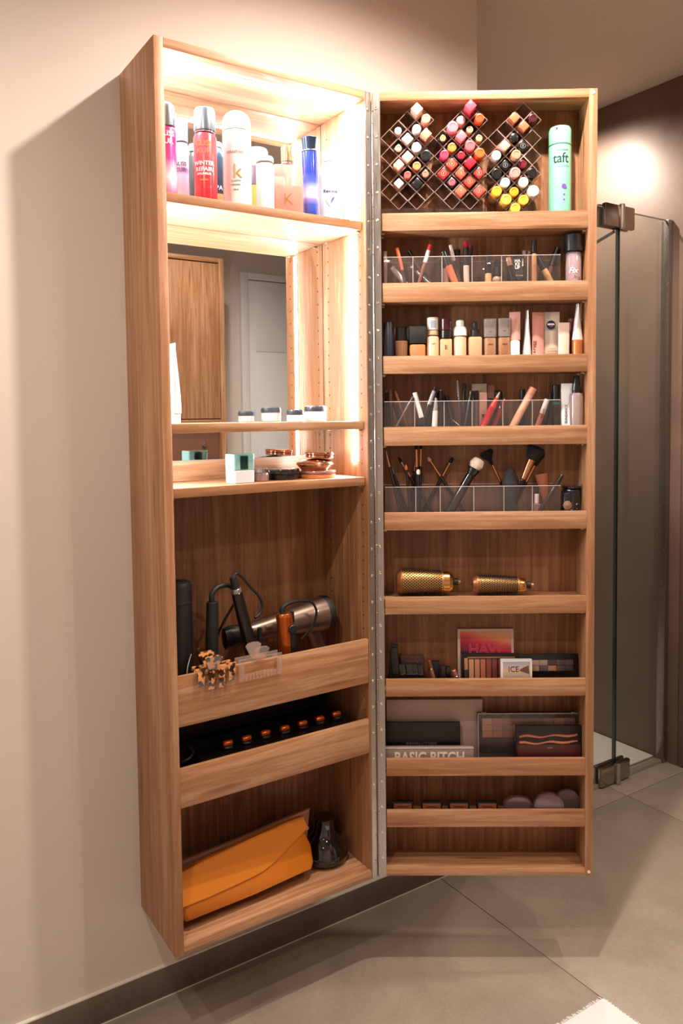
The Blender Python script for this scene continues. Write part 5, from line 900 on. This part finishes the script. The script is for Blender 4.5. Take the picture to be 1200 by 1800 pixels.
# hair dryer
HDM = mat('6f5b51', .36, .7, .2); Y_ = .118
A_, B_ = BODY.at(437, 1112, Y_), BODY.at(566, 1078, Y_); ax = (B_ - A_); L_ = ax.length
rot = Vector((0, 0, 1)).rotation_difference(ax.normalized()).to_matrix().to_4x4()
root = empty('hair_dryer', label='bronze-grey hair dryer with black nozzle lying slanted behind the cords', cat='hair dryer', group=GT, M=Matrix.Translation(A_) @ rot)
q = MB(); q.lathe([(.017, 0), (.020, .004), (.026, L_ * .3), (.034, L_ * .65), (.040, L_ * .9), (.041, L_)], None, 36); q.build('barrel', HDM, root)
q = MB(); q.lathe([(.0415, L_), (.042, L_ + .004), (.040, L_ + .016), (.030, L_ + .022), (.02, L_ + .023)], None, 36); q.build('air_inlet', BLACKM, root)
q = MB(); q.lathe([(.010, -.062), (.024, -.060), (.027, -.045), (.022, -.015), (.0185, 0)], None, 30, 1, .62); q.build('nozzle', mat('0c0b0c', .35), root)
iv = root.matrix_world.inverted(); Z3 = rot.to_3x3().inverted()
bpy.context.view_layer.update(); iv = root.matrix_world.inverted()
hp = [BODY.at(538, 1092, Y_), BODY.at(553, 1118, Y_)]; hp.append(Vector((hp[1].x + .02, Y_, F + .009)))
q = MB(); q.tube([iv @ p for p in smooth(hp, 6)], .0215, 20, r1=.017); q.build('handle', HDM, root)
q = MB(); q.tube([iv @ BODY.at(456, 1104, Y_ - .032), iv @ BODY.at(458, 1150, Y_ - .030)], .0055, 12); q.build('diffuser_clip', BLACKM, root)
q = MB(); q.tube([iv @ BODY.at(468, 1103, Y_ - .025), iv @ BODY.at(478, 1100, Y_ - .026)], .0035, 10); q.build('switch', mat('b39c8c', .2, .8), root)
# orange styler
OR_ = mat('b8581c', .2, .8, .4)
root, o = leaning(BODY, 'hair_straightener', 'copper-orange hair straightener with black oval button and curly cord', 'hair straightener', (500, 1077), (504, 1150), .055, F, [('collar', 1082, 26, 28, mat('c9783c', .2, .9)), ('handle', None, 28, 31, OR_)], GT, flat=.8)
q = MB(); hz = F; p0 = BODY.at(519, 1110, .040)
bpy.context.view_layer.update(); iv = root.matrix_world.inverted()
a = iv @ BODY.at(513, 1106, .040); b = iv @ BODY.at(517, 1155, .038)
q.rbox(a.x - .0065, a.x + .0075, a.y - .004, a.y + .010, 0.01, a.z - .006, .002); q.build('black_plate', mat('121113', .25), root)
q = MB(); q.cyl(.0105, -.004, .006, Matrix.Translation((a.x, a.y, a.z)) @ M0, 28, .001, 1, 1); q.build('button', BLACK, root)
MB().rbox(a.x + .001, a.x + .010, a.y + .002, a.y + .010, a.z + .012, a.z + .038, .003).build('hinge_slot', mat('141214', .3), root)
cord([(496, 1078, .055), (497, 1068, .055), (506, 1061, .056), (520, 1057, .058), (542, 1056, .062)], .0065, root, 'cable_sleeve', BLACKM, .0035)
cord([(541, 1056, .062), (550, 1061, .064), (556, 1075, .066), (552, 1095, .07), (541, 1111, .075), (529, 1124, .08)], .0028, root)
leaning(BODY, 'comb', 'black clip with a pale edge leaning by the left sleeve', 'comb', (347, 1140), (362, 1182), .03, F, [('barrel', None, 6, 13, BLACKM)], GT)
root = empty('hair_tie_cord', label='thin pale grey cable standing up beside the left sleeve', cat='cable', group=GT, M=Matrix.Translation(BODY.at(333, 1185, .035))); bpy.context.view_layer.update()
cord([(336, 1150, .05), (332, 1163, .045), (329, 1178, .038), (328, 1200, .033)], .0012, root, 'cable', mat('8c8480', .4))
# claw clips straddling the front board
def claw(label, m, u0, u1, vtop, vbot, teeth, window, paddles):
    a, b = BODY.at(u0, vtop, -.004), BODY.at(u1, vtop, -.004); zt_ = ZB + .5695; c = (a.x + b.x) / 2; w2 = (b.x - a.x) / 2
    root = empty('claw_clip', label=label, cat='hair clip', group='claw clips hanging on the upper front board', M=Matrix.Translation((c, .0075, zt_)))
    drop = zt_ - BODY.at((u0 + u1) / 2, vbot, -.004).z
    def jaw(y0, y1):
        q = MB()
        if window:
            q.rbox(-w2, w2, y0, y1, .002, .010, .001); q.rbox(-w2, -w2 + .013, y0, y1, -drop, .002, .001); q.rbox(w2 - .013, w2, y0, y1, -drop, .002, .001)
            for i in range(9): x = -w2 + .013 + i * (2 * w2 - .026) / 9; q.prism([(x + .0004, -drop + .012 + .003 * math.sin((i + .5) / 9 * math.pi)), (x + (2 * w2 - .026) / 9 - .0004, -drop + .012 + .003 * math.sin((i + .5) / 9 * math.pi)), (x + (2 * w2 - .026) / 9 - .0014, -drop), (x + .0014, -drop)], y0, y1)
        else:
            q.rbox(-w2, w2, y0, y1, .0, .009, .0015)
            for i in range(teeth):
                x = -w2 + (i + .5) * 2 * w2 / teeth; k = .75 + .25 * math.cos((i - (teeth - 1) / 2) * 1.1); s = .0075; yy = y0
                q.sections([[(x - s, yy - .003 * t * (1 - t) * 4, .002 - drop * k * t), (x + s * (1 - .3 * t), yy - .003 * t * (1 - t) * 4, .002 - drop * k * t), (x + s * (1 - .3 * t), yy - .003 * t * (1 - t) * 4 + (y1 - y0), .002 - drop * k * t), (x - s * (1 - .5 * t), yy - .003 * t * (1 - t) * 4 + (y1 - y0), .002 - drop * k * t)] for t in (0, .35, .7, 1)])
        return q
    jaw(-.0115, -.0080).build('front_jaw', m, root); jaw(.0080, .0115).build('rear_jaw', m, root)
    q = MB(); q.box(-w2 * .25, w2 * .25, -.010, .010, .0035, .0065); q.tube([(-w2 * .22, 0, .008), (w2 * .22, 0, .008)], .0035, 12); q.build('spring_bar', mat('8c7a6a', .25, .8) if not window else m, root)
    for sg in (-1, 1):
        q = MB(); x0 = paddles[0]; q.prism([(x0 - .009, .006), (x0 + .009, .006), (x0 + .0185, .032), (x0 + .012, .037), (x0, .0385), (x0 - .012, .037), (x0 - .0185, .031)], sg * .010 - .0015, sg * .010 + .0015, Matrix.Rotation(R(-18 * sg), 4, 'X')); q.build('finger_grip', m, root)
    return root
claw('tortoiseshell claw clip with fan-shaped grips hooked over the front board', tortoise(), 344, 416, 1181, 1213, 4, False, (-.008,))
claw('clear rectangular claw clip hooked over the front board', clear('f6e8dc', .13, 1.5, .05), 420, 496, 1168, 1192, 9, True, (-.002,))

# ================================================================ second compartment: heated rollers
F = ZB + .316
root = empty('roller_case', label='black heated-roller case with seven copper-orange caps behind the lower front board', cat='case', M=Matrix.Translation((.27, .09, F + .0003)))
x0, x1 = BODY.at(352, 1345, .035).x - .27, BODY.at(614, 1262, .05).x - .27; BK = mat('0a090a', .3, 0, .3)
MB().rbox(x0, x1, -.062, .070, 0, .058, .004).build('base', BK, root)
MB().rbox(x0, x1, .056, .068, .060, .138, .003).build('lid', mat('0c0b0c', .5), root)  # tall black sheet added behind the rollers, painting in the compartment's shade
for y, z in ((-.0625, .044), (-.0625, .0525)): MB().rbox(x0 + .002, x1 - .002, y - .0012, y, z, z + .0016, .0004).build('front_rail', mat('5c5658', .2, .6), root)
for i, (u, v) in enumerate(((400, 1309), (433, 1300.5), (466, 1291), (500, 1282.5), (531, 1274), (561.5, 1266), (590.5, 1257.5))):
    p = BODY.at(u, v, .058) - Vector((.27, .09, F)); q = MB(); q.cyl(.0155, .058, max(p.z, .062), Matrix.Translation((p.x, p.y, 0)), 20, .002); r_ = q.build('roller', BK, root)
    q = MB(); q.lathe([(.002, -.0115), (.0055, -.010), (.0065, -.006), (.0065, .006), (.0055, .010), (.002, .0115)], Matrix.Translation((p.x, p.y, max(p.z, .062) + .003)) @ Matrix.Rotation(R(90), 4, 'Y'), 18); q.build('copper_cap', mat('c4561c', .25, .5, .4), r_)
root = empty('power_cable', label='black power cable coiled beside the roller case at the left end', cat='cable', M=Matrix.Translation((.05, .07, F)))
q = MB(); q.tube(smooth([(.0 + .022 * math.cos(t * .7), .0 + .03 * math.sin(t * .7), .0035 + .0038 * t) for t in range(20)], 4), .003, 10); q.build('cable', mat('1c1b1d', .4), root)

# ================================================================ bottom of the cabinet: bags and diffuser
F = ZB + T
ORG = mat('bd6a08', .5, bump=.3)
root = empty('clutch_bag', label='orange leather envelope clutch leaning on the cabinet floor', cat='bag', M=Matrix.Translation((.20, .062, F + .012)) @ Matrix.Rotation(R(2), 4, 'Z'))
ln = Matrix.Rotation(R(-22), 4, 'X')
# body outline (x, z) in the bag's own leaning plane
def bagline(k=1.0): return [(-.170 * k, .012), (-.160 * k, .001), (.0, .0), (.150 * k, .006), (.158 * k, .020), (.160 * k, .062), (.150 * k, .098), (.146 * k, .131), (.10 * k, .134), (0, .132), (-.10 * k, .128), (-.168 * k, .122), (-.173 * k, .06)]
fz = lambda x, z: z * (.75 + .13 * (x + .17) / .32)
secs = []
for y, k in ((.0, .90), (-.010, .985), (-.016, 1.0), (-.022, .985), (-.030, .93)):
    secs.append([(x * k, y, fz(x, .064 + (z - .064) * (1 - (1 - k) * .9))) for x, z in bagline()])
q = MB(); q.sections(secs, ln); q.build('bag_body', ORG, root, 50)
flp = [(-.168, .124), (-.10, .130), (0, .134), (.10, .136), (.147, .133), (.152, .112), (.151, .105), (.10, .082), (.055, .060), (.025, .050), (.0, .047), (-.05, .044), (-.11, .042), (-.170, .043)]
q = MB(); q.sections([[(x, y, fz(x, z)) for x, z in flp] for y in (-.0322, -.0342)], ln); fl_ = q.build('flap', mat('c2700c', .48, bump=.3), root, 50)
q = MB(); q.sections([[(x, y, fz(x, z)) for x, z in [(-.168, .120), (0, .130), (.147, .129), (.150, .136), (.10, .139), (0, .137), (-.10, .133), (-.168, .127)]] for y in (-.033, -.004)], ln); q.build('fold', ORG, root, 50)
q = MB(); q.cyl(.004, -.0002, .0006, ln @ Matrix.Translation((.1545, -.029, .092)) @ M0, 14, .0002); q.build('snap', GOLD, root)
root = empty('flat_pouch', label='flat brownish-pink leather pouch standing behind the orange clutch', cat='bag', M=Matrix.Translation((.20, .104, F + .0022)))
q = MB(); q.sections([[(x, y, z) for x, z in [(-.170, .0), (.150, .0), (.172, .05), (.192, .122), (.10, .116), (0, .108), (-.10, .102), (-.172, .098)]] for y in (-.006, .003)], Matrix.Rotation(R(-14), 4, 'X')); q.build('pouch', mat('8a5a48', .5, bump=.3), root)
q = MB(); q.sections([[(x, y, z) for x, z in [(-.165, .092), (0, .102), (.10, .110), (.184, .115), (.192, .122), (.10, .116), (0, .108), (-.172, .098)]] for y in (-.0085, -.006)], Matrix.Rotation(R(-14), 4, 'X')); q.build('top_seam', mat('9c6a55', .5), root)
c0 = Vector((.418, .105, F))
root = empty('diffuser', label='glossy black bowl-shaped hair dryer diffuser on the cabinet floor at right', cat='diffuser', M=Matrix.Translation(c0 + Vector((0, 0, .0004))))
GB_ = mat('050506', .06, 0, .9)
q = MB(); q.lathe([(.030, .004), (.050, .006), (.0545, .014), (.052, .030), (.044, .048), (.033, .060), (.026, .070), (.023, .082), (.023, .100), (.025, .104), (.018, .105)], None, 48); q.build('bowl', GB_, root)
q = MB(); q.lathe([(.0555, .010), (.0565, .012), (.0565, .017), (.0550, .019)], None, 48); q.build('rim', mat('161618', .15, 0, .6), root)
q = MB()
for i in range(10): q.cyl(.0035, 0, .008, Matrix.Translation((.035 * math.cos(i * .628), .035 * math.sin(i * .628), 0)), 12)
q.build('prong', BLACKM, root)
